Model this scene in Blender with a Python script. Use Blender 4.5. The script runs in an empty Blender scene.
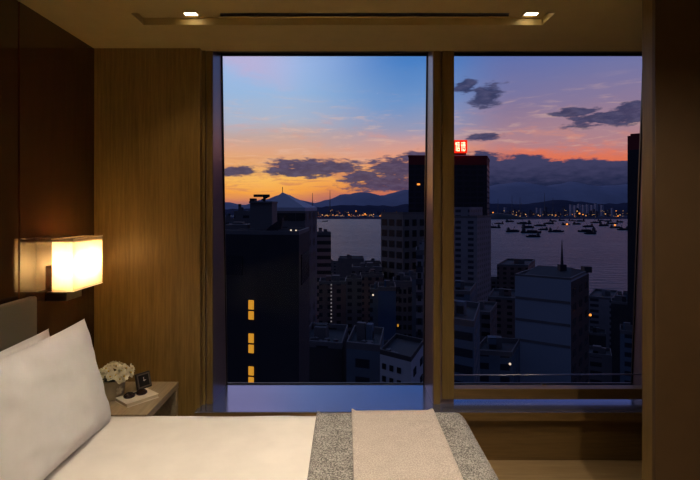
import bpy, bmesh, math, random
from mathutils import Vector, Matrix, noise
random.seed(7)
C = bpy.context.scene.collection
SC = bpy.context.scene
F = 467.0; CX = 346.0; HY = 207.0; CZ = 1.625
def U(px, py, d):
    return Vector(((px-CX)/F*d, d, CZ-(py-HY)/F*d))
def XP(px, d): return (px-CX)/F*d
def ZP(py, d): return CZ-(py-HY)/F*d
def lin(r, g, b):
    f = lambda c: (c/255/12.92) if c/255 <= 0.04045 else ((c/255+0.055)/1.055)**2.4
    return (f(r), f(g), f(b), 1.0)

# ------------------------------------------------------------------ camera
cd = bpy.data.cameras.new('camera'); cam = bpy.data.objects.new('camera', cd); C.objects.link(cam)
cam.location = (0, 0, CZ); cam.rotation_euler = (math.radians(90), math.radians(0.0), 0)
cd.sensor_width = 36; cd.lens = F/700*36
cd.shift_x = (350-CX)/700; cd.shift_y = -(240-HY)/700
cd.clip_start = 0.05; cd.clip_end = 40000
SC.camera = cam
SC.view_settings.view_transform = 'Standard'; SC.view_settings.look = 'None'
SC.view_settings.exposure = 0.0; SC.view_settings.gamma = 1.0; SC.view_settings.use_curve_mapping = False
SC.cycles.max_bounces = 10; SC.cycles.diffuse_bounces = 5; SC.cycles.transparent_max_bounces = 12
SC.cycles.use_denoising = True
SC.cycles.sample_clamp_indirect = 12.0

# ------------------------------------------------------------------ world
class NT:
    """tiny expression helper on a node tree"""
    def __init__(s, tree): s.t = tree
    def n(s, typ, **kw):
        nd = s.t.nodes.new(typ)
        for k, v in kw.items(): setattr(nd, k, v)
        return nd
    def put(s, sock, v):
        if isinstance(v, bpy.types.NodeSocket): s.t.links.new(v, sock)
        else: sock.default_value = v
    def m(s, op, a, b=None, c=None, clamp=False):
        nd = s.n('ShaderNodeMath', operation=op); nd.use_clamp = clamp
        s.put(nd.inputs[0], a)
        if b is not None: s.put(nd.inputs[1], b)
        if c is not None: s.put(nd.inputs[2], c)
        return nd.outputs[0]
    def mix(s, fac, a, b, blend='MIX'):
        nd = s.n('ShaderNodeMix', data_type='RGBA', blend_type=blend)
        s.put(nd.inputs[0], fac); s.put(nd.inputs[6], a); s.put(nd.inputs[7], b)
        return nd.outputs[2]
    def ramp(s, fac, stops, interp='LINEAR'):
        nd = s.n('ShaderNodeValToRGB'); cr = nd.color_ramp; cr.interpolation = interp
        while len(cr.elements) < len(stops): cr.elements.new(0.5)
        for e, (p, c) in zip(cr.elements, sorted(stops, key=lambda q: q[0])):
            e.position = p; e.color = c
        s.put(nd.inputs[0], fac); return nd.outputs[0]
    def sstep(s, v, lo, hi):
        nd = s.n('ShaderNodeMapRange', interpolation_type='SMOOTHSTEP')
        s.put(nd.inputs[0], v); nd.inputs[1].default_value = lo; nd.inputs[2].default_value = hi
        return nd.outputs[0]
    def noise(s, vec, scale, detail=4, rough=0.55, dist=0.0):
        nd = s.n('ShaderNodeTexNoise'); s.put(nd.inputs['Vector'], vec)
        nd.inputs['Scale'].default_value = scale; nd.inputs['Detail'].default_value = detail
        nd.inputs['Roughness'].default_value = rough; nd.inputs['Distortion'].default_value = dist
        return nd.outputs[0]

def AZ(px): return math.degrees(math.atan((px-CX)/F))
def EL(px, py): return math.degrees(math.atan((HY-py)/F*math.cos(math.radians(AZ(px)))))

W = bpy.data.worlds.new('dusk'); SC.world = W; W.use_nodes = True
t = W.node_tree; t.nodes.clear(); X = NT(t)
tc = X.n('ShaderNodeTexCoord'); sep = X.n('ShaderNodeSeparateXYZ'); t.links.new(tc.outputs['Generated'], sep.inputs[0])
dx, dy, dz = sep.outputs
az = X.m('MULTIPLY', X.m('ARCTAN2', dx, dy), 180/math.pi)
el = X.m('MULTIPLY', X.m('ARCSINE', dz), 180/math.pi)
# warped angular coordinates for the clouds
cmb = X.n('ShaderNodeCombineXYZ'); X.put(cmb.inputs[0], az); X.put(cmb.inputs[1], X.m('MULTIPLY', el, 3.0))
ac = cmb.outputs[0]
n1 = X.noise(ac, 0.22, 6, 0.6, 0.4)
n2 = X.noise(ac, 0.7, 5, 0.6)
n3 = X.noise(ac, 0.08, 4, 0.5)
cm2 = X.n('ShaderNodeCombineXYZ'); X.put(cm2.inputs[0], X.m('MULTIPLY', az, 0.22)); X.put(cm2.inputs[1], X.m('MULTIPLY', el, 1.6))
n4 = X.noise(cm2.outputs[0], 0.9, 6, 0.65, 0.6)
ew = X.m('ADD', el, X.m('MULTIPLY', X.m('SUBTRACT', n3, 0.5), 3.0))
e01 = X.m('DIVIDE', X.m('ADD', ew, 2.0), 32.0, clamp=True)       # -2..30 deg
P = lambda e: (e+2)/32
L_ = [(P(-2), lin(60,60,90)), (P(0.2), lin(140,100,110)), (P(1.0), lin(205,125,95)), (P(2.0), lin(252,165,70)), (P(3.6), lin(255,190,95)),
      (P(4.8), lin(240,172,110)), (P(6.6), lin(226,168,135)), (P(8.4), lin(200,170,160)), (P(10.4), lin(178,184,200)), (P(13.5), lin(158,188,222)),
      (P(17.0), lin(165,190,230)), (P(30), lin(70,90,150))]
M_ = [(P(-2), lin(60,60,90)), (P(0.2), lin(120,85,105)), (P(1.4), lin(200,105,85)), (P(3.0), lin(245,150,75)), (P(4.6), lin(250,165,95)),
      (P(6.0), lin(238,160,125)), (P(7.4), lin(208,158,150)), (P(9.4), lin(152,155,182)), (P(12.5), lin(112,150,200)), (P(17), lin(76,130,196)), (P(30), lin(50,75,135))]
R_ = [(P(-2), lin(25,30,60)), (P(1.0), lin(28,36,72)), (P(3.5), lin(90,70,90)), (P(5.0), lin(180,104,95)), (P(6.6), lin(190,130,130)),
      (P(8.5), lin(172,132,142)), (P(11.0), lin(142,122,150)), (P(14.0), lin(118,118,162)), (P(17), lin(100,114,170)), (P(30), lin(50,70,125))]
cl_, cm_, cr_ = X.ramp(e01, L_), X.ramp(e01, M_), X.ramp(e01, R_)
sky = X.mix(X.sstep(az, -9, 8), cl_, cm_)
sky = X.mix(X.sstep(az, 9, 20), sky, cr_)
# pink veil high on the left
pv = X.m('MULTIPLY', X.sstep(X.m('ADD', X.m('SUBTRACT', el, X.m('MULTIPLY', az, -0.35)), X.m('MULTIPLY', n1, 5)), 12.5, 15), X.sstep(az, -4, -12))
sky = X.mix(X.m('MULTIPLY', pv, 0.55), sky, lin(205,175,205))
# thin orange/pink streaks
s4 = X.m('MULTIPLY', X.sstep(n4, 0.5, 0.72), X.m('MULTIPLY', X.sstep(el, 15.5, 9), X.sstep(el, 3.0, 5)))
sky = X.mix(X.m('MULTIPLY', s4, 0.5), sky, lin(235,190,165))
s5 = X.m('MULTIPLY', X.sstep(n4, 0.5, 0.38), X.m('MULTIPLY', X.sstep(el, 7, 4), X.sstep(el, 0.8, 2)))
sky = X.mix(X.m('MULTIPLY', s5, 0.5), sky, lin(190,110,95))
st = X.m('MULTIPLY', X.sstep(n1, 0.5, 0.7), X.m('MULTIPLY', X.sstep(el, 13, 7), X.sstep(el, 1, 5)))
sky = X.mix(X.m('MULTIPLY', st, 0.35), sky, lin(245,150,105))
def cloud(px, py, rx, ry, amp=1.1, soft=0.42):
    a0, e0 = AZ(px), EL(px, py)
    ra, re = rx/F*57.3*math.cos(math.radians(a0))**2, ry/F*57.3*math.cos(math.radians(a0))
    u = X.m('DIVIDE', X.m('SUBTRACT', az, a0), ra); v = X.m('DIVIDE', X.m('SUBTRACT', el, e0), re)
    r = X.m('SQRT', X.m('ADD', X.m('MULTIPLY', u, u), X.m('MULTIPLY', v, v)))
    val = X.m('ADD', X.m('SUBTRACT', 1.0, r), X.m('MULTIPLY', X.m('SUBTRACT', X.m('ADD', X.m('ADD', X.m('MULTIPLY', n1, 0.35), X.m('MULTIPLY', n4, 0.3)), X.m('MULTIPLY', n2, 0.35)), 0.5), amp*3.6))
    return X.sstep(val, 0.0, soft)
CL = [(316,168,58,11), (292,172,36,6), (240,171,24,6), (228,173,12,4), (384,184,46,11), (396,168,40,13), (362,177,30,8), (418,158,24,8),
      (487,95,20,13), (466,86,13,10), (612,118,55,11), (578,112,30,5), (632,106,20,6), (482,137,24,4)]
mask = None
for c in CL:
    k = cloud(*c); mask = k if mask is None else X.m('MAXIMUM', mask, k)
# the long cloud bank on the right
bank_top = X.m('ADD', X.m('ADD', X.m('SUBTRACT', 6.2, X.m('MULTIPLY', 0.075, X.m('SUBTRACT', az, 17.0))), X.m('MULTIPLY', X.m('SUBTRACT', n1, 0.5), 3.2)), X.m('MULTIPLY', X.m('SUBTRACT', n2, 0.5), 1.4))
bank = X.m('MULTIPLY', X.sstep(X.m('SUBTRACT', bank_top, el), -0.15, 0.35), X.sstep(az, 10.5, 13.5))
rim = X.m('MULTIPLY', X.m('MULTIPLY', X.sstep(X.m('SUBTRACT', el, bank_top), 1.6, 0.1), X.sstep(az, 15.5, 22)), 0.8)
sky = X.mix(rim, sky, lin(238,118,78))
ccol = X.mix(X.sstep(n2, 0.38, 0.72), lin(48,53,88), lin(76,74,106))
sky = X.mix(X.m('MULTIPLY', mask, 0.93), sky, ccol)
bcol = X.mix(X.sstep(X.m('ADD', el, X.m('MULTIPLY', n2, 4)), 3.2, 7.5), lin(24,33,62), lin(66,64,96))
sky = X.mix(bank, sky, bcol)
# glowing gap inside the bank
gap = cloud(512, 186, 22, 2.0, 0.5, 0.6)
sky = X.mix(X.m('MULTIPLY', gap, 0.7), sky, lin(150,95,115))
# dusk away from the sunset: zenith and the eastern side fall dark blue
back = X.sstep(dy, 0.55, -0.2)
sky = X.mix(back, sky, (0.024, 0.032, 0.07, 1))
zen = X.sstep(el, 24, 60)
sky = X.mix(zen, sky, (0.06, 0.095, 0.19, 1))
sky = X.mix(X.sstep(el, -1, -3), sky, (0.01, 0.013, 0.03, 1))
bg = X.n('ShaderNodeBackground'); X.put(bg.inputs[0], sky); bg.inputs[1].default_value = 1.0
ow = X.n('ShaderNodeOutputWorld'); t.links.new(bg.outputs[0], ow.inputs[0])

# ------------------------------------------------------------------ interior lights (each has its fitting further down)
def spot(name, loc, target, energy, color, size, blend=0.6, radius=0.03):
    l = bpy.data.lights.new(name, 'SPOT'); l.energy = energy; l.color = color; l.spot_size = math.radians(size)
    l.spot_blend = blend; l.shadow_soft_size = radius
    o = bpy.data.objects.new(name, l); C.objects.link(o); o.location = loc
    o.rotation_euler = (Vector(target)-Vector(loc)).to_track_quat('-Z', 'Y').to_euler(); return o
WARM = (1.0, 0.83, 0.62); WARM2 = (1.0, 0.72, 0.42)
CEIL = 2.645
DOWN = [(-0.5, 1.7, 98, (-0.5, 1.85, 0)), (0.35, 1.55, 78, (0.3, 1.7, 0)), (1.25, 0.9, 70, (1.45, 1.6, 0)), (0.6, -0.6, 70, (0.6, -0.4, 0)), (-0.6, -0.7, 70, (-0.6, -0.6, 0))]  # out of view, added to brighten bed, closet front and room
for i, (x, y, e, tg) in enumerate(DOWN):
    spot('added_downlight_beam', (x, y, CEIL-0.03), tg, e, WARM, 92 if y > 1 else 120, 1.0)
TROUGH = [(-0.85, 2.56), (1.015, 2.56)]
for x, y in TROUGH:
    spot('trough_beam', (x, y-0.02, CEIL+0.01), (x, y+0.1, 0), 9.0, WARM2, 105, 0.9, 0.02)

# ------------------------------------------------------------------ materials
def mat(name):
    m = bpy.data.materials.new(name); m.use_nodes = True
    b = m.node_tree.nodes['Principled BSDF']; return m, b, NT(m.node_tree)
def plain(name, col, rough=0.5, metal=0.0, spec=0.5, bump=0.0, bscale=60, var=0.0, vscale=8, coord='Object', sheen=0.0):
    m, b, N = mat(name)
    b.inputs['Roughness'].default_value = rough; b.inputs['Metallic'].default_value = metal
    b.inputs['Specular IOR Level'].default_value = spec
    if sheen: b.inputs['Sheen Weight'].default_value = sheen
    tcn = N.n('ShaderNodeTexCoord')
    v = N.noise(tcn.outputs[coord], vscale, 4)
    k = max(var, 0.04)
    d = tuple(c*(1-k) for c in col[:3])+(1,); l = tuple(min(1, c*(1+k)) for c in col[:3])+(1,)
    N.put(b.inputs['Base Color'], N.ramp(v, [(0.3, d), (0.7, l)]))
    if bump:
        bn = N.n('ShaderNodeBump'); bn.inputs['Strength'].default_value = bump; bn.inputs['Distance'].default_value = 0.01
        N.put(bn.inputs['Height'], N.noise(tcn.outputs[coord], bscale, 5)); N.put(b.inputs['Normal'], bn.outputs[0])
    return m
def wood(name, dark, light, axis='Z', scale=1.0, rough=0.45, contrast=(0.30, 0.70)):
    m, b, N = mat(name)
    tcn = N.n('ShaderNodeTexCoord'); mp = N.n('ShaderNodeMapping')
    N.put(mp.inputs[0], tcn.outputs['Object'])
    s = {'Z': (1, 1, 0.06), 'X': (0.06, 1, 1), 'Y': (1, 0.06, 1)}[axis]
    mp.inputs['Scale'].default_value = tuple(q*scale for q in s)
    a = N.noise(mp.outputs[0], 9, 5, 0.6, 2.0)
    wv = N.n('ShaderNodeTexWave', wave_type='BANDS', bands_direction='X' if axis != 'X' else 'Z')
    N.put(wv.inputs['Vector'], mp.outputs[0]); wv.inputs['Scale'].default_value = 11
    wv.inputs['Distortion'].default_value = 14; wv.inputs['Detail'].default_value = 3; wv.inputs['Detail Scale'].default_value = 1.2
    fine = N.noise(mp.outputs[0], 120, 3, 0.6)
    h = N.m('ADD', N.m('ADD', N.m('MULTIPLY', a, 0.5), N.m('MULTIPLY', wv.outputs[1], 0.09)), N.m('MULTIPLY', fine, 0.45))
    N.put(b.inputs['Base Color'], N.ramp(h, [(contrast[0], dark), (contrast[1], light)]))
    b.inputs['Roughness'].default_value = rough
    bn = N.n('ShaderNodeBump'); bn.inputs['Strength'].default_value = 0.12; bn.inputs['Distance'].default_value = 0.002
    N.put(bn.inputs['Height'], fine); N.put(b.inputs['Normal'], bn.outputs[0])
    return m
def emis(name, col, strength):
    m, b, N = mat(name)
    b.inputs['Base Color'].default_value = col; b.inputs['Emission Color'].default_value = col
    b.inputs['Emission Strength'].default_value = strength; return m
def fabric(name, col, col2, wscale, rough=0.95, bump=0.5):
    m, b, N = mat(name)
    tcn = N.n('ShaderNodeTexCoord')
    nz = N.noise(tcn.outputs['Object'], wscale, 2, 0.7)
    big = N.noise(tcn.outputs['Object'], 14, 3, 0.5)
    h = N.m('ADD', N.m('MULTIPLY', nz, 0.85), N.m('MULTIPLY', big, 0.15))
    N.put(b.inputs['Base Color'], N.ramp(h, [(0.42, col), (0.60, col2)]))
    b.inputs['Roughness'].default_value = rough; b.inputs['Sheen Weight'].default_value = 0.15
    b.inputs['Specular IOR Level'].default_value = 0.15
    bn = N.n('ShaderNodeBump'); bn.inputs['Strength'].default_value = bump; bn.inputs['Distance'].default_value = 0.002
    N.put(bn.inputs['Height'], nz); N.put(b.inputs['Normal'], bn.outputs[0])
    return m

M = {}
M['oak'] = wood('oak_veneer', (0.15, 0.09, 0.02, 1), (0.32, 0.2, 0.055, 1), 'Z')
M['oak_h'] = wood('oak_veneer_horizontal', (0.11, 0.065, 0.022, 1), (0.19, 0.115, 0.04, 1), 'X', rough=0.4)
M['oak_frame'] = wood('oak_frame', (0.14, 0.09, 0.025, 1), (0.22, 0.145, 0.045, 1), 'Z', rough=0.4)
M['floor'] = wood('oak_floor', (0.26, 0.17, 0.08, 1), (0.42, 0.3, 0.16, 1), 'X', rough=0.35)
M['stand'] = wood('washed_oak', (0.24, 0.18, 0.11, 1), (0.42, 0.33, 0.21, 1), 'Y', rough=0.5)
M['lacquer'] = plain('brown_lacquer', (0.055, 0.02, 0.008, 1), 0.07, spec=0.7, var=0.08, vscale=3)
M['ceiling'] = plain('ceiling_paint', (0.54, 0.40, 0.14, 1), 0.6, var=0.03)
M['rearwall'] = plain('rear_wall_paint', (0.32, 0.22, 0.11, 1), 0.7, var=0.04)
M['dark'] = plain('dark_metal', (0.014, 0.012, 0.012, 1), 0.4, var=0.1)
M['darkframe'] = plain('bronze_window_frame', (0.03, 0.022, 0.02, 1), 0.4, 0.2, var=0.1)
M['reveal'] = plain('lacquered_reveal', (0.22, 0.16, 0.17, 1), 0.3, 0.5, spec=0.6, var=0.05)
M['sill'] = plain('polished_stone_sill', (0.30, 0.33, 0.50, 1), 0.17, 0.8, spec=1.0, var=0.05, vscale=5)
M['panel'] = plain('brown_leather_panel', (0.08, 0.046, 0.02, 1), 0.5, bump=0.1, bscale=200, var=0.08)
M['headboard'] = plain('taupe_upholstery', (0.095, 0.08, 0.05, 1), 0.75, bump=0.15, bscale=300, var=0.05, sheen=0.2)
M['linen'] = plain('white_linen', (0.80, 0.76, 0.71, 1), 0.85, spec=0.2, bump=0.06, bscale=12, var=0.02)
M['pillow'] = plain('white_cotton', (0.78, 0.77, 0.77, 1), 0.85, spec=0.2, bump=0.08, bscale=10, var=0.02)
M['grey_knit'] = fabric('grey_marled_wool', (0.09, 0.085, 0.08, 1), (0.46, 0.44, 0.41, 1), 170)
M['beige_knit'] = fabric('beige_wool', (0.40, 0.35, 0.31, 1), (0.60, 0.535, 0.48, 1), 170)
M['hem'] = plain('dark_stitched_hem', (0.10, 0.085, 0.07, 1), 0.95)
M['bedbase'] = plain('bed_base_cloth', (0.18, 0.14, 0.1, 1), 0.9)
M['bulb'] = emis('lamp_bulb', (1, 0.72, 0.4, 1), 6.0)
M['lens'] = emis('downlight_lens', (1, 0.86, 0.66, 1), 9.0)
M['cream'] = plain('cream_cover', (0.78, 0.70, 0.56, 1), 0.6)
M['paper'] = plain('paper_pages', (0.72, 0.64, 0.48, 1), 0.8, bump=0.3, bscale=200)
M['petal'] = plain('white_petal', (0.86, 0.80, 0.62, 1), 0.6, var=0.1, vscale=30)
M['heart'] = plain('yellow_flower_heart', (0.75, 0.55, 0.10, 1), 0.7)
M['leaf'] = plain('dark_green_leaf', (0.03, 0.06, 0.02, 1), 0.5, var=0.3, vscale=40)
M['pot'] = plain('beige_glazed_pot', (0.52, 0.44, 0.3, 1), 0.3, var=0.05)
M['potmark'] = plain('pale_flower_relief', (0.75, 0.68, 0.5, 1), 0.4)
M['black'] = plain('black_plastic', (0.012, 0.011, 0.011, 1), 0.3, spec=0.6)
M['blackface'] = plain('black_clock_face', (0.02, 0.02, 0.022, 1), 0.2, spec=0.6)
M['greyface'] = plain('grey_bezel', (0.10, 0.09, 0.08, 1), 0.35)
M['silver'] = plain('silver_hands', (0.7, 0.7, 0.7, 1), 0.3)
M['shades'] = plain('dark_brown_lens', (0.02, 0.008, 0.006, 1), 0.12, spec=0.8)
# lampshade: real translucency around a real bulb
m, b, N = mat('lampshade_linen'); M['shade'] = m
tr = N.n('ShaderNodeBsdfTranslucent'); tr.inputs[0].default_value = (0.27, 0.205, 0.115, 1)
df = N.n('ShaderNodeBsdfDiffuse'); df.inputs[0].default_value = (0.75, 0.65, 0.48, 1)
mx = N.n('ShaderNodeMixShader'); mx.inputs[0].default_value = 0.5
tcn = N.n('ShaderNodeTexCoord'); wn = N.noise(tcn.outputs['Object'], 60, 2)
N.put(mx.inputs[0], N.m('ADD', 0.45, N.m('MULTIPLY', wn, 0.08)))
m.node_tree.links.new(df.outputs[0], mx.inputs[1]); m.node_tree.links.new(tr.outputs[0], mx.inputs[2])
m.node_tree.links.new(mx.outputs[0], m.node_tree.nodes['Material Output'].inputs[0])
M['diffuser'] = m2 = m.copy(); m2.name = 'added_diffuser_acrylic'
for nd in m2.node_tree.nodes:
    if nd.type == 'BSDF_TRANSLUCENT': nd.inputs[0].default_value = (0.9, 0.74, 0.45, 1)
# window glass
m, b, N = mat('window_glass'); M['glass'] = m
tp = N.n('ShaderNodeBsdfTransparent'); tp.inputs[0].default_value = (0.97, 0.98, 1.0, 1)
gl = N.n('ShaderNodeBsdfGlossy'); gl.inputs['Roughness'].default_value = 0.02
tcn = N.n('ShaderNodeTexCoord'); sm = N.noise(tcn.outputs['Object'], 3, 2)
fr = N.n('ShaderNodeFresnel'); fr.inputs[0].default_value = 1.3
mx = N.n('ShaderNodeMixShader'); N.put(mx.inputs[0], N.m('MULTIPLY', fr.outputs[0], N.m('ADD', 0.15, N.m('MULTIPLY', sm, 0.1))))
m.node_tree.links.new(tp.outputs[0], mx.inputs[1]); m.node_tree.links.new(gl.outputs[0], mx.inputs[2])
m.node_tree.links.new(mx.outputs[0], m.node_tree.nodes['Material Output'].inputs[0])

# ------------------------------------------------------------------ mesh helpers
def link(name, bm, m, parent=None, smooth=False, bevel=0.0, loc=None, rot=None, segs=2):
    me = bpy.data.meshes.new(name); bmesh.ops.recalc_face_normals(bm, faces=bm.faces[:]); bm.to_mesh(me); bm.free()
    o = bpy.data.objects.new(name, me); C.objects.link(o); me.materials.append(m)
    if smooth:
        for p in me.polygons: p.use_smooth = True
    if bevel:
        bv = o.modifiers.new('bevel', 'BEVEL'); bv.width = bevel; bv.segments = segs; bv.limit_method = 'ANGLE'
    if parent: o.parent = parent
    if loc is not None: o.location = loc
    if rot is not None: o.rotation_euler = rot
    return o
def boxes(*bs):
    bm = bmesh.new()
    for x0, x1, y0, y1, z0, z1 in bs:
        vs = [bm.verts.new((x, y, z)) for x in (x0, x1) for y in (y0, y1) for z in (z0, z1)]
        for f in ((0,1,3,2), (4,6,7,5), (0,4,5,1), (2,3,7,6), (0,2,6,4), (1,5,7,3)): bm.faces.new([vs[i] for i in f])
    return bm
def poly_prism(pts, z0, z1, bm=None):
    bm = bm or bmesh.new()
    a = [bm.verts.new((p[0], p[1], z0)) for p in pts]; b = [bm.verts.new((p[0], p[1], z1)) for p in pts]
    n = len(pts)
    for i in range(n): bm.faces.new((a[i], a[(i+1)%n], b[(i+1)%n], b[i]))
    bm.faces.new(a[::-1]); bm.faces.new(b); return bm
def hexa(p):   # eight points, first four one ring, last four the other
    bm = bmesh.new(); v = [bm.verts.new(q) for q in p]
    for f in ((0,1,2,3), (7,6,5,4), (0,4,5,1), (1,5,6,2), (2,6,7,3), (3,7,4,0)): bm.faces.new([v[i] for i in f])
    return bm
def cyl(p0, p1, r, n=12, r2=None, bm=None):
    bm = bm or bmesh.new(); p0 = Vector(p0); p1 = Vector(p1); r2 = r if r2 is None else r2
    q = (p1-p0).to_track_quat('Z', 'Y')
    a = [bm.verts.new(p0+q@Vector((math.cos(2*math.pi*i/n)*r, math.sin(2*math.pi*i/n)*r, 0))) for i in range(n)]
    b = [bm.verts.new(p1+q@Vector((math.cos(2*math.pi*i/n)*r2, math.sin(2*math.pi*i/n)*r2, 0))) for i in range(n)]
    for i in range(n): bm.faces.new((a[i], a[(i+1)%n], b[(i+1)%n], b[i]))
    bm.faces.new(a[::-1]); bm.faces.new(b); return bm
def struct(name, bm, m, parent=None, **k):
    o = link(name, bm, m, parent, **k)
    if not parent: o['kind'] = 'structure'
    return o
def tag(o, label, cat, group=None):
    o['label'] = label; o['category'] = cat
    if group: o['group'] = group
    return o
def thing(name, label, cat, loc=(0,0,0), group=None, rz=0.0):
    o = bpy.data.objects.new(name, None); C.objects.link(o); o.location = loc; o.rotation_euler = (0, 0, rz)
    o.empty_display_size = 0.1
    return tag(o, label, cat, group)
def copy_tree(o, parent=None):
    c = o.copy(); C.objects.link(c)
    if parent: c.parent = parent
    for ch in list(o.children): copy_tree(ch, c)
    return c

# ------------------------------------------------------------------ room shell
WL = -1.617; BACK = 3.0; REAR = -2.6; WR = 2.35
struct('floor', boxes((WL-0.1, WR+0.1, REAR-0.1, BACK+0.5, -0.1, 0)), M['floor'])
# ceiling with its long recess
rx0, rx1, ry0, ry1 = -1.135, 1.10, 2.455, 2.617; rh = 0.04
struct('ceiling', boxes(
    (WL-0.1, WR+0.1, REAR-0.1, ry0, CEIL, CEIL+0.14), (WL-0.1, WR+0.1, ry1, 3.06, CEIL, CEIL+0.14),
    (WL-0.1, rx0, ry0, ry1, CEIL, CEIL+0.14), (rx1, WR+0.1, ry0, ry1, CEIL, CEIL+0.14),
    (rx0, rx1, ry0, ry1, CEIL+rh, CEIL+0.14)), M['ceiling'])
# lacquered wall at the bed head, in panels with fine joints
wl = struct('wall_left', boxes((WL-0.14, WL-0.012, REAR-0.1, BACK+0.1, 0, CEIL)), M['dark'])
for y0, y1 in ((REAR, -1.5), (-1.492, 0.4), (0.408, 2.304), (2.313, BACK)):
    link('lacquer_panel', boxes((WL-0.012, WL, y0, y1, 0, CEIL-0.002)), M['lacquer'], wl, bevel=0.0015)
# wooden wall on the window side
wb = struct('wall_back', boxes((WL-0.1, -0.938, BACK, BACK+0.42, 0, CEIL), (-0.938, WR, BACK+0.011, BACK+0.42, 0, 0.28)), M['oak'])
link('window_apron', boxes((-0.938, WR, BACK-0.002, BACK+0.01, 0.0, 0.284)), M['oak_h'], wb)
struct('wall_right', boxes((WR, WR+0.12, REAR-0.1, BACK+0.5, 0, CEIL)), M['rearwall'])
struct('wall_rear', boxes((WL, WR, REAR-0.12, REAR, 0, CEIL)), M['rearwall'])
struct('baseboard_left', boxes((WL, WL+0.012, REAR, BACK, 0, 0.08)), M['dark'])
# closet front on the right: timber post and dark sliding panel
struct('trim_1', boxes((XP(652.2, 2.15), XP(652.2, 2.15)+0.003, 2.15, 2.15*306.2/296, 0, CEIL)), M['oak_frame'], bevel=0.002)
struct('trim_5', boxes((XP(652.4, 2.165), XP(657, 2.165), 2.172, 2.18, 0, CEIL)), M['black'])
struct('door_1', boxes((XP(655.2, 2.13), 2.35, 2.13, 2.17, 0.01, CEIL-0.005)), M['panel'], bevel=0.003)

# ------------------------------------------------------------------ window
SZ = ZP(404, 3.06)           # sill top
gt, gb = 3.275, 3.415         # distance of the leaning glass at head and at sill
HZ = 2.69
lx, mx0, mx1, rxx = -0.872, 0.570, 0.708, 2.088
struct('trim_2', boxes((-0.955, WR, 2.94, gb+0.008, SZ-0.052, SZ)), M['sill'], bevel=0.003)       # sill board
struct('trim_3', boxes((-0.955, WR, 2.936, 2.9395, SZ-0.054, SZ-0.003)), M['oak_h'])           # wooden lip
struct('trim_4', boxes((-0.955, WR, 3.06, gt+0.008, HZ+0.005, HZ+0.12), (-0.955, WR, 3.058, 3.07, CEIL+0.001, HZ+0.12)), M['darkframe'])  # head
# frame posts: wide reveals that follow the lean of the glass
def reveal(x0, x1):
    z1 = HZ+0.01
    return hexa([(x0, 3.066, SZ), (x1, 3.066, SZ), (x1, 3.066, z1), (x0, 3.066, z1), (x0, gb+0.008, SZ), (x1, gb+0.008, SZ), (x1, gt+0.008, z1), (x0, gt+0.008, z1)])
w1 = struct('window_1', reveal(-0.938, lx), M['reveal'])
link('window_frame', boxes((-0.938, -0.918, 3.045, 3.07, SZ, CEIL)), M['oak_frame'], w1, bevel=0.002)
link('window_frame', boxes((-0.912, lx, 3.055, 3.07, SZ, CEIL)), M['oak_frame'], w1, bevel=0.002)
link('window_frame', boxes((mx0+0.004, XP(440.2, 3.06), 3.055, 3.07, SZ, CEIL)), M['oak_frame'], w1, bevel=0.002)
link('reveal', reveal(mx0, mx1), M['reveal'], w1)
def leaning(x0, x1, z0, z1, off, th):
    yy = lambda z: gb+(gt-gb)*(z-SZ)/(HZ-SZ)+off
    return hexa([(x0, yy(z0), z0), (x1, yy(z0), z0), (x1, yy(z1), z1), (x0, yy(z1), z1),
                 (x0, yy(z0)+th, z0), (x1, yy(z0)+th, z0), (x1, yy(z1)+th, z1), (x0, yy(z1)+th, z1)])
link('glass_pane', leaning(lx, mx0, SZ, HZ+0.01, 0.0, 0.008), M['glass'], w1)
def gasket(parent, x0, x1):
    for a in ((x0, x0+0.008, SZ, HZ), (x1-0.008, x1, SZ, HZ), (x0, x1, SZ, SZ+0.008), (x0, x1, HZ-0.008, HZ+0.01)):
        link('gasket', leaning(a[0], a[1], a[2], a[3], -0.012, 0.012), M['black'], parent)
gasket(w1, lx, mx0)
# right hand window: casement frame in front of the same leaning glass
w2 = struct('window_2', reveal(rxx, WR), M['reveal'])
link('glass_pane', leaning(mx1, rxx, SZ, HZ+0.01, 0.0, 0.008), M['glass'], w2)
gasket(w2, mx1, rxx)
c0 = XP(442, 3.06)
cz = ZP(399, 3.06)
link('casement_stile', boxes((c0, XP(454, 3.06), 3.052, 3.12, cz, CEIL+0.01)), M['oak_frame'], w2, bevel=0.003)
link('casement_stile', boxes((rxx-0.01, rxx+0.08, 3.052, 3.12, cz, CEIL+0.01)), M['oak_frame'], w2, bevel=0.003)
link('casement_rail', boxes((XP(454, 3.06), rxx-0.01, 3.052, 3.12, cz, ZP(388.5, 3.06))), M['oak_h'], w2, bevel=0.003)
link('casement_lock', boxes((XP(547, 3.05), XP(551, 3.05), 3.12, 3.14, ZP(388.5, 3.06)-0.01, ZP(388.5, 3.06)+0.012)), M['black'], w2, bevel=0.003)
link('safety_bar', cyl((mx1+0.004, 3.30, ZP(375.3, 3.30)), (rxx, 3.30, ZP(374.3, 3.30)), 0.0045), plain('brushed_steel_bar', (0.6, 0.6, 0.65, 1), 0.3, 1.0), w2, smooth=True)

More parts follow.
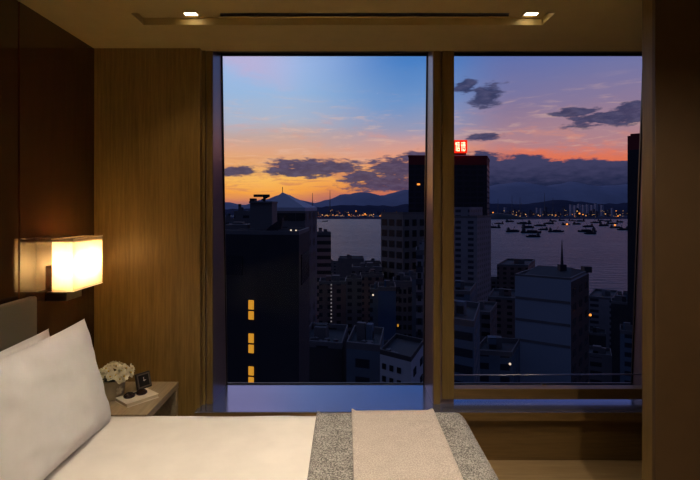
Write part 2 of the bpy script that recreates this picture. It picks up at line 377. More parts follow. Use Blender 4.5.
# ------------------------------------------------------------------ ceiling fittings
def downlight(x, y, z, label, grp, s=0.034):
    t_ = thing('downlight', label, 'ceiling light', (x, y, z), grp)
    link('trim_ring', boxes((-s-0.012, s+0.012, -s-0.012, -s, -0.004, 0.0), (-s-0.012, s+0.012, s, s+0.012, -0.004, 0),
                            (-s-0.012, -s, -s, s, -0.004, 0), (s, s+0.012, -s, s, -0.004, 0)), M['ceiling'], t_)
    link('light_lens', boxes((-s, s, -s*0.5, s*0.5, -0.003, -0.0005)), M['lens'], t_)
    return t_
downlight(TROUGH[0][0], TROUGH[0][1], CEIL+rh, 'small lit square downlight at left end of the ceiling recess, nearer the lamp wall', 'downlights in the ceiling recess')
downlight(TROUGH[1][0], TROUGH[1][1], CEIL+rh, 'small lit square downlight at right end of the ceiling recess, nearer the closet post', 'downlights in the ceiling recess')
for x, y, e, tg in DOWN:
    downlight(x, y, CEIL, 'unseen square downlight added in the flat ceiling to brighten the room', 'unseen added downlights in the flat ceiling')
dif = thing('linear_diffuser', 'long dark narrow air slot set in the ceiling recess above the window', 'air vent', (0, 2.545, CEIL+rh))
link('slot', boxes((XP(225, 2.64), XP(503, 2.64), -0.02, 0.02, -0.008, -0.001)), M['black'], dif)
link('slot_frame', boxes((XP(225, 2.64)-0.006, XP(503, 2.64)+0.006, -0.026, -0.02, -0.011, 0), (XP(225, 2.64)-0.006, XP(503, 2.64)+0.006, 0.02, 0.026, -0.011, 0)), M['dark'], dif)

# ------------------------------------------------------------------ wall sconce
sx0, sx1, sy0, sy1, sz0, sz1 = WL+0.043, -1.461, 2.50, 2.80, 1.170, 1.454
sc_ = thing('wall_sconce', 'lit rectangular cream fabric wall lamp on dark bracket above the nightstand', 'wall lamp', (WL, 2.65, 1.17))
def P_(bm):
    bmesh.ops.translate(bm, verts=bm.verts, vec=(-WL, -2.65, -1.17)); return bm
th = 0.0015
def sheet(quads):
    bm = bmesh.new()
    for q in quads: bm.faces.new([bm.verts.new(p) for p in q])
    bmesh.ops.remove_doubles(bm, verts=bm.verts, dist=1e-5); return bm
cs4 = [(sx0, sy0), (sx1, sy0), (sx1, sy1), (sx0, sy1)]
link('lamp_shade', P_(sheet([[(a[0], a[1], sz0), (b_[0], b_[1], sz0), (b_[0], b_[1], sz1), (a[0], a[1], sz1)] for a, b_ in zip(cs4, cs4[1:]+cs4[:1])])), M['shade'], sc_)
e_ = 0.0022
for z_ in (sz0, sz1-0.004):
    link('shade_rim', P_(boxes((sx0-e_, sx1+e_, sy0-e_, sy0-0.0002, z_, z_+0.004), (sx0-e_, sx1+e_, sy1+0.0002, sy1+e_, z_, z_+0.004),
         (sx0-e_, sx0-0.0002, sy0, sy1, z_, z_+0.004), (sx1+0.0002, sx1+e_, sy0, sy1, z_, z_+0.004))), M['cream'], sc_)
link('added_top_diffuser', P_(sheet([[(a, b_, sz1-0.02) for a, b_ in cs4]])), M['diffuser'], sc_)  # sheet added to soften light from the open top
link('added_bottom_diffuser', P_(sheet([[(a, b_, sz0+0.004) for a, b_ in cs4]])), M['diffuser'], sc_)  # unseen sheet added to soften the light cone below the shade
link('shade_frame', P_(boxes((sx0+0.002, sx1-0.002, 2.645, 2.651, sz1-0.012, sz1-0.008), (sx0+0.002, sx0+0.005, sy0+0.002, sy1-0.002, sz1-0.012, sz1-0.008))), M['dark'], sc_)
link('bracket', P_(boxes((WL+0.001, -1.505, 2.515, 2.66, 1.118, 1.166), (WL+0.001, WL+0.05, 2.58, 2.66, 1.166, 1.30))), M['black'], sc_, bevel=0.003)
link('bulb', P_(cyl((-1.52, 2.65, 1.24), (-1.52, 2.65, 1.31), 0.016, 16)), M['bulb'], sc_, smooth=True)
link('bulb_holder', P_(cyl((-1.52, 2.65, 1.175), (-1.52, 2.65, 1.235), 0.012, 12)), M['dark'], sc_)
for yy_ in (2.58, 2.72):
    pl = bpy.data.lights.new('sconce_light', 'POINT'); pl.energy = 24; pl.color = (1.0, 0.74, 0.42); pl.shadow_soft_size = 0.035
    po = bpy.data.objects.new('sconce_light', pl); C.objects.link(po); po.location = (-1.515, yy_, 1.31)

# ------------------------------------------------------------------ bed
bx0, bx1, by0, by1 = -1.54, 0.61, 0.55, 2.46; BZ = 0.545
hb = thing('headboard', 'low taupe upholstered headboard standing against the lacquered wall', 'headboard', (WL, 1.4, 0))
link('cushion', boxes((0.022, 0.067, 0.35-1.4, 2.35-1.4, 0.12, 1.177)), M['headboard'], hb, bevel=0.012, segs=4, smooth=True)
link('backing_board', boxes((0.002, 0.021, 0.37-1.4, 2.33-1.4, 0.1, 1.165)), M['dark'], hb)
bd = thing('bed', 'wide bed with pale mattress under the white duvet', 'bed', (-0.47, 1.5, 0))
link('mattress', boxes((bx0-(-0.47)+0.01, bx1+0.47-0.03, by0-1.5+0.03, by1-1.5-0.03, 0.3, BZ-0.045)), M['linen'], bd, bevel=0.04, segs=4, smooth=True)
link('bed_base', boxes((bx0+0.47+0.01, bx1+0.47-0.05, by0-1.5+0.05, by1-1.5-0.05, 0.06, 0.298)), M['bedbase'], bd, bevel=0.01)
for sx in (bx0+0.12, bx1-0.15):
    for sy in (by0+0.12, by1-0.12):
        link('leg', cyl((sx+0.47, sy-1.5, 0.0), (sx+0.47, sy-1.5, 0.06), 0.03), M['dark'], bd)

def fold(s, a, b, r):
    """unfolded length -> (position, drop) over a slab [a,b] with rounded edges"""
    q = r*math.pi/2
    if s > b-r:
        e = s-(b-r)
        if e < q: return b-r+r*math.sin(e/r), r*(1-math.cos(e/r))
        return b+0.05*(e-q), r+(e-q)
    if s < a+r:
        p, d = fold(a+b-s, a, b, r); return a+b-p, d
    return s, 0.0
def cloth(name, s0, s1, t0, t1, off, m, res=0.03, r=0.055, wr=0.004, seed=0.0, thick=0.008, edge=0.0, fixx=None, parent=None, rough=None):
    bm = bmesh.new(); ns = max(2, int((s1-s0)/res)); nt = int((t1-t0)/res)
    g = []
    for i in range(ns+1):
        row = []
        for j in range(nt+1):
            s = s0+(s1-s0)*i/ns; u = t0+(t1-t0)*j/nt
            x, d1 = fold(s, bx0-1.0, bx1+off, r); y, d2 = fold(u, by0-off, by1+off, r)
            z = BZ+off-d1-d2
            nz = noise.noise(Vector((x*2.2+seed, y*2.2, z*2.0)))*wr+noise.noise(Vector((x*7, y*7+seed, z*4)))*wr*0.45
            z += nz if d1+d2 < 0.05 else nz*0.3
            if d1+d2 > 0.06: 
                k = noise.noise(Vector((x*5+seed, y*5, 0)))*0.012
                if d2 > d1: y += k
                else: x += k
            if edge:
                e_ = min(i, ns-i)/ns*(s1-s0)
                z += edge*math.exp(-(e_/0.012)**2) if d1+d2 < 0.05 else 0
            row.append(bm.verts.new((x, y, z)))
        g.append(row)
    for i in range(ns):
        for j in range(nt): bm.faces.new((g[i][j], g[i+1][j], g[i+1][j+1], g[i][j+1]))
    o = link(name, bm, m, parent, smooth=True)
    for p in o.data.polygons: p.use_smooth = True
    so = o.modifiers.new('solid', 'SOLIDIFY'); so.thickness = thick; so.offset = -1
    return o
dv = cloth('duvet', bx0+0.03, bx1+0.24, by0-0.30, by1+0.30, 0.0, M['linen'], wr=0.007, thick=0.03)
tag(dv, 'smooth white duvet covering the whole bed, visible between pillows and throws', 'duvet')
gt_ = cloth('throw_blanket', -0.148, bx1+0.10, by0-0.22, by1+0.24, 0.011, M['grey_knit'], wr=0.004, seed=0, edge=0.010, res=0.02)
tag(gt_, 'grey marled woollen throw laid across the foot of the bed, under the beige one', 'throw blanket')
bt = cloth('throw_blanket', 0.032, 0.452, by0-0.20, by1+0.20, 0.021, M['beige_knit'], wr=0.004, seed=0, edge=0.010, res=0.02)
tag(bt, 'narrow beige woollen throw lying on top of the grey throw', 'throw blanket')
cloth('hem', -0.152, -0.146, by0-0.22, by1+0.24, 0.0125, M['hem'], wr=0.004, res=0.02, parent=gt_, thick=0.01)
cloth('hem', 0.029, 0.034, by0-0.20, by1+0.20, 0.0225, M['hem'], wr=0.004, res=0.02, parent=bt, thick=0.01)

def pillow(name, w, h, T, seed, piping=True):
    bm = bmesh.new(); n = 44
    for side in (1, -1):
        g = []
        for i in range(n+1):
            row = []
            for j in range(n+1):
                u = -1+2*i/n; v = -1+2*j/n
                u = math.sin(u*math.pi/2)*0.55+u*0.45; v = math.sin(v*math.pi/2)*0.55+v*0.45
                x = w/2*u*(1-0.055*(1-v*v)); z = h/2*v*(1-0.06*(1-u*u))
                t_ = T/2*(max(0, 1-u**4)*max(0, 1-v**4))**0.55
                wv = noise.noise(Vector((u*2.3+seed, v*2.3, side)))*0.012+noise.noise(Vector((u*6+seed, v*5, side)))*0.004
                t_ += wv*min(1, t_/0.03)
                row.append(bm.verts.new((x, side*t_, z)))
            g.append(row)
        for i in range(n):
            for j in range(n): bm.faces.new((g[i][j], g[i+1][j], g[i+1][j+1], g[i][j+1]))
    bmesh.ops.remove_doubles(bm, verts=bm.verts, dist=0.0008)
    return bm
# pillow local: X width, Z height, Y thickness.  rotate so width runs along world Y, lean back towards -X
def place_pillow(o, x, y, z, lean, yaw=0.0, roll=0.0):
    o.matrix_world = Matrix.Translation((x, y, z)) @ Matrix.Rotation(yaw, 4, 'Z') @ Matrix.Rotation(-lean, 4, 'Y') @ Matrix.Rotation(roll, 4, 'X') @ Matrix.Rotation(math.radians(90), 4, 'Z')
p1 = link('pillow', pillow('pillow', 0.84, 0.54, 0.17, 3.1), M['pillow'], smooth=True)
tag(p1, 'large plump white pillow in front, its near corner leaning on the bed', 'pillow', 'bed pillows')
p1['label'] = 'large plump white pillow standing in front of the other pillow on the duvet'
place_pillow(p1, -1.262, 1.95, 0.797, math.radians(14), 0.0, math.radians(0))
p2 = link('pillow', pillow('pillow', 0.80, 0.48, 0.14, 8.4), M['pillow'], smooth=True)
tag(p2, 'white pillow mostly hidden, propped between the headboard and the front pillow', 'pillow', 'bed pillows')
place_pillow(p2, -1.445, 1.91, 0.785, math.radians(6), 0.0, 0)

# ------------------------------------------------------------------ nightstand and what stands on it
NZ = 0.507
ns_ = thing('nightstand', 'pale oak nightstand with open front between bed and wooden wall', 'nightstand', (-1.35, 2.75, 0))
nx0, nx1, ny0, ny1 = WL+0.014+1.35, -1.072+1.35, 2.515-2.75, 2.992-2.75
link('table_top', boxes((nx0, nx1, ny0, ny1, NZ-0.04, NZ)), M['stand'], ns_, bevel=0.002)
link('side_panel', boxes((nx0, nx1-0.003, ny1-0.035, ny1, 0, NZ-0.04)), M['stand'], ns_, bevel=0.002)
link('side_panel', boxes((nx0, nx1-0.003, ny0, ny0+0.035, 0, NZ-0.04)), M['stand'], ns_, bevel=0.002)
link('back_panel', boxes((nx0, nx0+0.015, ny0+0.035, ny1-0.035, 0.02, NZ-0.04)), M['dark'], ns_)
link('shelf', boxes((nx0+0.015, nx1-0.02, ny0+0.035, ny1-0.035, 0.10, 0.125)), M['stand'], ns_)

A, B, Cc = Vector((-1.22, 2.585, 0)), Vector((-1.10, 2.733, 0)), Vector((-1.325, 2.69, 0))
ctr = (B+Cc)/2; ang = math.atan2((B-A).y, (B-A).x)
bk = thing('book', 'cream covered book lying on the nightstand under the sunglasses', 'book', (ctr.x, ctr.y, NZ+0.0005), rz=ang)
link('cover', boxes((-0.095, 0.095, -0.07, 0.07, 0.0195, 0.022), (-0.095, 0.095, -0.07, 0.07, 0, 0.0025), (-0.095, 0.095, 0.068, 0.0705, 0.0025, 0.0195)), M['cream'], bk)
link('pages', boxes((-0.091, 0.091, -0.066, 0.068, 0.0026, 0.0194)), M['paper'], bk)

# sunglasses
sg = thing('sunglasses', 'dark brown sunglasses with folded arms resting on the cream book', 'sunglasses', (-1.222, 2.714, NZ+0.0235), rz=math.atan2(0.051, 0.052))
def lens_bm(cx, r1=0.029, r2=0.022, t_=0.003, bm=None, hole=None):
    bm = bmesh.new(); n = 24
    top = []; 
    for rr in (1.0,):
        a = [bm.verts.new((cx+r1*math.cos(2*math.pi*i/n), 0.004*math.cos(2*math.pi*i/n)**2, 0.019+r2*math.sin(2*math.pi*i/n))) for i in range(n)]
        b = [bm.verts.new((cx+r1*math.cos(2*math.pi*i/n), 0.004*math.cos(2*math.pi*i/n)**2+t_, 0.019+r2*math.sin(2*math.pi*i/n))) for i in range(n)]
    for i in range(n): bm.faces.new((a[i], a[(i+1)%n], b[(i+1)%n], b[i]))
    ca = bm.verts.new((cx, -0.004, 0.019)); cb = bm.verts.new((cx, -0.001, 0.019))
    for i in range(n): bm.faces.new((a[(i+1)%n], a[i], ca)); bm.faces.new((b[i], b[(i+1)%n], cb))
    return bm
def ring(cx, r1, r2, rad, n=24):
    bm = bmesh.new(); k = 6; rows = []
    for i in range(n):
        a = 2*math.pi*i/n; c = Vector((cx+r1*math.cos(a), 0.0015+0.004*math.cos(a)**2, 0.019+r2*math.sin(a))); d = Vector((math.cos(a), 0, math.sin(a)))
        rows.append([bm.verts.new(c+d*rad*math.cos(2*math.pi*j/k)+Vector((0, 1, 0))*rad*math.sin(2*math.pi*j/k)) for j in range(k)])
    for i in range(n):
        for j in range(k): bm.faces.new((rows[i][j], rows[(i+1)%n][j], rows[(i+1)%n][(j+1)%k], rows[i][(j+1)%k]))
    return bm
lie = (math.radians(-62), 0, 0)
for cx in (-0.035, 0.035):
    link('lens', lens_bm(cx), M['shades'], sg, smooth=True, rot=lie, loc=(0, -0.018, 0.003))
    link('rim', ring(cx, 0.030, 0.023, 0.0022), M['black'], sg, smooth=True, rot=lie, loc=(0, -0.018, 0.003))
link('bridge', cyl((-0.008, 0.0, 0.026), (0.008, 0.0, 0.026), 0.002, 8), M['black'], sg, rot=lie, loc=(0, -0.018, 0.003))
link('temple', cyl((-0.066, 0.004, 0.010), (0.04, 0.024, 0.003), 0.0022, 8), M['black'], sg)
link('temple', cyl((0.066, 0.004, 0.010), (-0.04, 0.030, 0.003), 0.0022, 8), M['black'], sg)

# clock
ck = thing('alarm_clock', 'small square black alarm clock leaning on its stand behind the sunglasses', 'clock', (-1.238, 2.872, NZ+0.0008), rz=math.atan2(0.08, 0.057))
tilt = (math.radians(-18), 0, 0); lo = (0, -0.006, 0.003)
s_ = 0.049
link('case', boxes((-s_, s_, 0, 0.014, 0.0, 2*s_)), M['black'], ck, bevel=0.006, segs=3, rot=tilt, loc=lo)
link('bezel', boxes((-s_+0.009, s_-0.009, -0.0012, -0.0002, 0.009, 0.016), (-s_+0.009, s_-0.009, -0.0012, -0.0002, 2*s_-0.016, 2*s_-0.009),
                    (-s_+0.009, -s_+0.016, -0.0012, -0.0002, 0.016, 2*s_-0.016), (s_-0.016, s_-0.009, -0.0012, -0.0002, 0.016, 2*s_-0.016)), M['greyface'], ck, rot=tilt, loc=lo)
cf = link('clock_face', boxes((-s_+0.016, s_-0.016, -0.001, -0.0002, 0.016, 2*s_-0.016)), M['blackface'], ck, rot=tilt, loc=lo)
link('hand', boxes((-0.0012, 0.0012, -0.002, -0.001, s_-0.004, s_+0.02)), M['silver'], cf)
link('hand', boxes((-0.004, 0.014, -0.002, -0.001, s_-0.0012, s_+0.0012)), M['silver'], cf)
link('center_cap', cyl((0, -0.003, s_), (0, -0.001, s_), 0.004, 12), M['silver'], cf)
link('stand', hexa([(-0.02, 0.03, 0.07), (0.02, 0.03, 0.07), (0.02, 0.034, 0.07), (-0.02, 0.034, 0.07), (-0.02, 0.055, 0), (0.02, 0.055, 0), (0.02, 0.06, 0), (-0.02, 0.06, 0)]), M['black'], ck)

# flower pot
PX, PY = -1.362, 2.735
pot = thing('flower_pot', 'round beige flower pot with pale flower relief beside the pillow', 'flower pot', (PX, PY, NZ+0.0005))
bm = bmesh.new(); prof = [(0.0, 0.0), (0.047, 0.0), (0.052, 0.006), (0.058, 0.05), (0.064, 0.105), (0.067, 0.108), (0.067, 0.114), (0.062, 0.115), (0.060, 0.10), (0.052, 0.012), (0, 0.01)]
n = 32; rows = [[bm.verts.new((r*math.cos(2*math.pi*i/n), r*math.sin(2*math.pi*i/n), z)) for i in range(n)] for r, z in prof[1:-1]]
for a, b in zip(rows, rows[1:]):
    for i in range(n): bm.faces.new((a[i], a[(i+1)%n], b[(i+1)%n], b[i]))
bm.faces.new(rows[0][::-1]); bm.faces.new(rows[-1])
link('pot_body', bm, M['pot'], pot, smooth=True)
for k, (a_, z_, sc) in enumerate([(-0.55, 0.058, 1), ]):
    bm = bmesh.new()
    c = Vector((0.061*math.cos(a_), 0.061*math.sin(a_), z_)); q = Vector((math.cos(a_), math.sin(a_), 0)).to_track_quat('Z', 'Y')
    for pp in range(5):
        th_ = pp*2*math.pi/5
        v0 = bm.verts.new(c+q@Vector((0, 0, 0.004)))
        ring_ = [bm.verts.new(c+q@Vector((math.cos(th_+da)*rr, math.sin(th_+da)*rr, 0.003 if rr < 0.02 else 0.0))) for da, rr in ((-0.5, 0.012), (-0.4, 0.021), (0, 0.024), (0.4, 0.021), (0.5, 0.012))]
        for i in range(4): bm.faces.new((v0, ring_[i], ring_[i+1]))
    rel = link('flower_relief', bm, M['potmark'], pot); sd = rel.modifiers.new('s', 'SOLIDIFY'); sd.thickness = 0.004; sd.offset = 0
link('soil', cyl((0, 0, 0.09), (0, 0, 0.097), 0.058, 24), M['leaf'], pot)
def bloom_mesh(seed):
    rnd = random.Random(seed); bm = bmesh.new()
    for ringi, (np_, ln, up) in enumerate(((6, 0.034, 0.25), (5, 0.026, 0.9), (4, 0.016, 1.3))):
        for k in range(np_):
            a = 2*math.pi*k/np_+ringi*0.5+rnd.uniform(-.15, .15); l = ln*rnd.uniform(.9, 1.15)
            d = Vector((math.cos(a)*math.cos(up*0.7), math.sin(a)*math.cos(up*0.7), math.sin(up*0.7))); s = Vector((-math.sin(a), math.cos(a), 0)); u = d.cross(s)*-1
            prof = [(0.05, 0.15, 0), (0.35, 0.36, -0.04), (0.7, 0.42, 0.0), (1.0, 0.16, 0.12)]
            prev = None
            for (q, w_, cu) in prof:
                ctr_ = d*l*q+Vector((0, 0, 1))*l*cu
                row = [bm.verts.new(ctr_-s*l*w_), bm.verts.new(ctr_-Vector((0, 0, 0.12))*l), bm.verts.new(ctr_+s*l*w_)]
                if prev:
                    for i in range(2): bm.faces.new((prev[i], prev[i+1], row[i+1], row[i]))
                prev = row
    return bm
proto = None
spots = [(0,0,.19), (.045,.0,.175), (-.045,.01,.175), (.01,.05,.17), (.0,-.05,.17), (.075,-.03,.155), (-.07,-.03,.15), (.05,.05,.16), (-.04,.055,.155), (.04,-.055,.15), (-.035,-.06,.145), (.095,.025,.165), (.07,-.07,.135), (-.085,.02,.14), (.025,-.02,.19), (-.02,.03,.188), (.07,.0,.17), (.025,.03,.185), (-.02,-.035,.18), (.055,-.03,.168), (.085,-.055,.145), (.02,-.075,.15), (.1,-.01,.15), (-.06,-.06,.14)]
for i, (x, y, z) in enumerate(spots):
    if proto is None:
        fl = thing('flower', 'white open flower in the beige pot, one of a dense bunch', 'flower', group='white flowers in the beige pot')
        link('petals', bloom_mesh(5), M['petal'], fl, smooth=True)
        bm = bmesh.new(); bmesh.ops.create_icosphere(bm, subdivisions=2, radius=0.006); link('flower_center', bm, M['heart'], fl, smooth=True, loc=(0, 0, 0.01))
        link('stem', cyl((0, 0, 0), (0, 0, -0.06), 0.0018, 6), M['leaf'], fl)
        proto = fl
    else: fl = copy_tree(proto)
    fl.location = (PX+x, PY+y, NZ+z); d = Vector((x*4, y*4, 0.22+0.0)).normalized()
    fl.rotation_euler = d.to_track_quat('Z', 'Y').to_euler(); s = random.uniform(0.72, 0.9); fl.scale = (s, s, s)
lfp = None
for i in range(9):
    a = i*0.72; 
    if lfp is None:
        bm = bmesh.new(); pr = None
        for q, w_ in ((0, .001), (.3, .011), (.6, .012), (.85, .007), (1, .0006)):
            row = [bm.verts.new((q*0.07, -w_, 0.02*math.sin(q*2.6))), bm.verts.new((q*0.07, 0, 0.02*math.sin(q*2.6)-0.003)), bm.verts.new((q*0.07, w_, 0.02*math.sin(q*2.6)))]
            if pr:
                for k in range(2): bm.faces.new((pr[k], pr[k+1], row[k+1], row[k]))
            pr = row
        lf = link('leaf', bm, M['leaf'], pot, smooth=True); lfp = lf
    else:
        lf = lfp.copy(); C.objects.link(lf); lf.parent = pot
    lf.location = (0.03*math.cos(a), 0.03*math.sin(a), 0.105+0.012*(i % 3)); lf.rotation_euler = (0, -0.25, a)

# ================================================================== OUTSIDE
SEA = CZ-100.0
def ext(name, col, rough=0.7, var=0.15, vs=0.15, spec=0.3):
    return plain(name, col, rough, spec=spec, var=var, vscale=vs, coord='Object')
def facade(name, wall, win, sx, sz, lit=0.0, litcol=(1, 0.62, 0.25, 1), lits=0.5, frac=(0.3, 0.75), hfrac=(0.3, 0.8), wrough=0.3):
    """wall with a regular pattern of small windows; a few of them lit"""
    m, b, N = mat(name)
    tcn = N.n('ShaderNodeTexCoord'); sp = N.n('ShaderNodeSeparateXYZ'); N.put(sp.inputs[0], tcn.outputs['Object'])
    gm = N.n('ShaderNodeNewGeometry')
    h = N.m('ADD', sp.outputs[0], N.m('MULTIPLY', sp.outputs[1], 0.83))
    hu = N.m('DIVIDE', h, sx); zu = N.m('DIVIDE', sp.outputs[2], sz)
    fx = N.m('FRACT', N.m('ADD', hu, 5000.0)); fz = N.m('FRACT', N.m('ADD', zu, 5000.0))
    inx = N.m('MULTIPLY', N.m('GREATER_THAN', fx, frac[0]), N.m('LESS_THAN', fx, frac[1]))
    inz = N.m('MULTIPLY', N.m('GREATER_THAN', fz, hfrac[0]), N.m('LESS_THAN', fz, hfrac[1]))
    w_ = N.m('MULTIPLY', inx, inz)
    nz = N.n('ShaderNodeSeparateXYZ'); N.put(nz.inputs[0], gm.outputs['Normal'])
    w_ = N.m('MULTIPLY', w_, N.m('LESS_THAN', N.m('ABSOLUTE', nz.outputs[2]), 0.5))
    dirt = N.ramp(N.noise(tcn.outputs['Object'], 0.12, 4), [(0.3, tuple(c*0.75 for c in wall[:3])+(1,)), (0.7, wall)])
    N.put(b.inputs['Base Color'], N.mix(w_, dirt, win))
    N.put(b.inputs['Roughness'], N.m('SUBTRACT', 0.85, N.m('MULTIPLY', w_, 0.85-wrough)))
    b.inputs['Specular IOR Level'].default_value = 0.4
    if lit:
        cb = N.n('ShaderNodeCombineXYZ'); N.put(cb.inputs[0], N.m('FLOOR', N.m('ADD', hu, 5000.0))); N.put(cb.inputs[1], N.m('FLOOR', N.m('ADD', zu, 5000.0)))
        wn = N.n('ShaderNodeTexWhiteNoise'); wn.noise_dimensions = '2D'; N.put(wn.inputs['Vector'], cb.outputs[0])
        on = N.m('MULTIPLY', N.m('LESS_THAN', wn.outputs[0], lit), w_)
        b.inputs['Emission Color'].default_value = litcol; N.put(b.inputs['Emission Strength'], N.m('MULTIPLY', on, lits))
    return m
E = {}
E['conc'] = facade('weathered_concrete_blocks', (0.17, 0.15, 0.175, 1), (0.02, 0.02, 0.03, 1), 4.2, 3.2, 0.006)
E['conc2'] = facade('brown_tiled_blocks', (0.22, 0.14, 0.14, 1), (0.02, 0.02, 0.03, 1), 3.6, 3.1, 0.006)
E['blue'] = facade('blue_grey_blocks', (0.14, 0.18, 0.26, 1), (0.02, 0.025, 0.04, 1), 4.0, 3.2, 0.006)
E['pale'] = facade('pale_blocks', (0.32, 0.29, 0.35, 1), (0.04, 0.045, 0.07, 1), 4.4, 3.1, 0.005)
E['band'] = facade('banded_office_facade', (0.42, 0.27, 0.27, 1), (0.03, 0.025, 0.03, 1), 200, 3.4, 0.0, frac=(-1, 2), hfrac=(0.35, 0.85))
E['glass'] = facade('dark_curtain_wall', (0.05, 0.045, 0.07, 1), (0.015, 0.015, 0.025, 1), 5.0, 3.8, 0.003, hfrac=(0.2, 0.85), frac=(0.1, 0.9), lits=0.8)
E['plainconc'] = ext('bare_concrete', (0.15, 0.135, 0.155, 1))
E['darkconc'] = ext('dark_render', (0.045, 0.042, 0.055, 1))
E['foredark'] = ext('foreground_tower_render', (0.032, 0.03, 0.042, 1))
E['palewall'] = ext('pale_end_wall', (0.30, 0.33, 0.43, 1), var=0.08, vs=0.05)
E['bluewall'] = ext('blue_end_wall', (0.07, 0.12, 0.24, 1))
E['whitewall'] = ext('white_render', (0.42, 0.45, 0.56, 1), var=0.08)
E['roof'] = ext('roof_felt', (0.05, 0.05, 0.065, 1))
E['slate'] = ext('slate_blue_roof', (0.5, 0.5, 0.66, 1), var=0.05)
E['redband'] = ext('red_parapet', (0.20, 0.02, 0.03, 1))
E['pane'] = plain('dark_window_pane', (0.012, 0.013, 0.022, 1), 0.25, coord='Object')
E['lit'] = emis('amber_lit_window', lin(235, 160, 45), 0.75)
E['lit2'] = emis('pale_lit_window', lin(190, 190, 230), 0.55)
E['spark'] = emis('warm_light_point', lin(255, 190, 110), 1.2)
E['spark2'] = emis('white_light_point', lin(255, 225, 190), 0.9)
E['spark3'] = emis('orange_light_point', lin(255, 150, 60), 1.6)
E['red'] = emis('red_sign_face', lin(255, 38, 10), 1.0)
E['signwhite'] = emis('white_sign_stroke', lin(255, 240, 190), 1.6)
E['hull'] = ext('dark_hull', (0.02, 0.022, 0.04, 1), vs=0.05)
E['deck'] = ext('grey_deckhouse', (0.07, 0.075, 0.10, 1), vs=0.05)
E['dimstair'] = emis('dim_stair_lamp', lin(150, 140, 140), 0.6)
E['mast'] = ext('pale_pylon', (0.16, 0.15, 0.19, 1))

FOOT = []; NAMES = []
def hit(P1, P2, gap=0.4):
    for A_, B_ in ((P1, P2), (P2, P1)):
        for i in range(len(A_)):
            e = A_[(i+1)%len(A_)]-A_[i]; nn = Vector((e.y, -e.x)).normalized()
            a = [nn.dot(p) for p in A_]; b = [nn.dot(p) for p in B_]
            if min(b) > max(a)-(-gap) or min(a) > max(b)+gap: return False
    return True
def building(label, corners, ytop, m, refd=None, ground=SEA, name='tower_block', cat='building', group=None, parapet=1.2, core=True, seed=0, roofmat=None, skip_if_hit=False):
    """corners: (px, distance) pairs of the footprint, near face first, counter-clockwise seen from above"""
    rnd = random.Random(seed+len(label))
    refd = refd or min(c[1] for c in corners)
    zt = ZP(ytop, refd)
    pts = [Vector((XP(px, d), d)) for px, d in corners]
    if len(pts) == 2:      # a plain box: front square to the line of sight of its inner corner
        k0, k1 = (corners[0][0]-CX)/F, (corners[1][0]-CX)/F
        if k0 > 0: dd_ = pts[0].length_squared/(k1*pts[0].x+pts[0].y); pts[1] = Vector((k1*dd_, dd_))
        else: dd_ = pts[1].length_squared/(k0*pts[1].x+pts[1].y); pts[0] = Vector((k0*dd_, dd_))
        w = (pts[1]-pts[0]).length; dd = max(w*0.8, 10)
        nrm = Vector((-(pts[1]-pts[0]).y, (pts[1]-pts[0]).x)).normalized()
        pts += [pts[1]+nrm*dd, pts[0]+nrm*dd]
    elif len(pts) == 3: pts.append(pts[0]+pts[2]-pts[1])
    if skip_if_hit and any(hit(pts, q) for q in FOOT): return None
    FOOT.append(list(pts)); NAMES.append(label)
    c = sum(pts, Vector((0, 0)))/len(pts)
    root = thing(name, label, cat, (c.x, c.y, ground), group)
    loc = [(p-c) for p in pts]; H = zt-ground
    link('wall', poly_prism(loc, 0, H-parapet), m, root)
    link('roof', poly_prism([p*0.95 for p in loc], H-parapet, H-parapet+0.05), E['roof'], root)
    # parapet ring
    bm = bmesh.new(); k = 0.94; inn = [p*k for p in loc]; n = len(loc)
    for i in range(n):
        a, b_, ci, di = loc[i], loc[(i+1)%n], inn[(i+1)%n], inn[i]
        q = [bm.verts.new((p.x, p.y, z)) for z in (H-parapet, H) for p in (a, b_, ci, di)]
        for f in ((0,3,2,1), (4,5,6,7), (0,1,5,4), (1,2,6,5), (2,3,7,6), (3,0,4,7)): bm.faces.new([q[j] for j in f])
    link('parapet', bm, roofmat or E['plainconc'], root)
    if core:
        s = min((loc[1]-loc[0]).length, (loc[2]-loc[1]).length, 14)
        u = (loc[1]-loc[0]).normalized(); v = Vector((-u.y, u.x))
        for kk in range(2):
            o = u*rnd.uniform(-.2, .2)*s+v*rnd.uniform(-.15, .15)*s; a = s*rnd.uniform(.09, .15); b_ = s*rnd.uniform(.08, .13); h_ = rnd.uniform(0.8, 1.8)+s*0.04
            link('stair_head' if kk == 0 else 'water_tank', poly_prism([o-u*a-v*b_, o+u*a-v*b_, o+u*a+v*b_, o-u*a+v*b_], H-parapet, H-parapet+h_+parapet), E['plainconc'] if kk else m, root)
    root['_H'] = H
    return root, loc, c
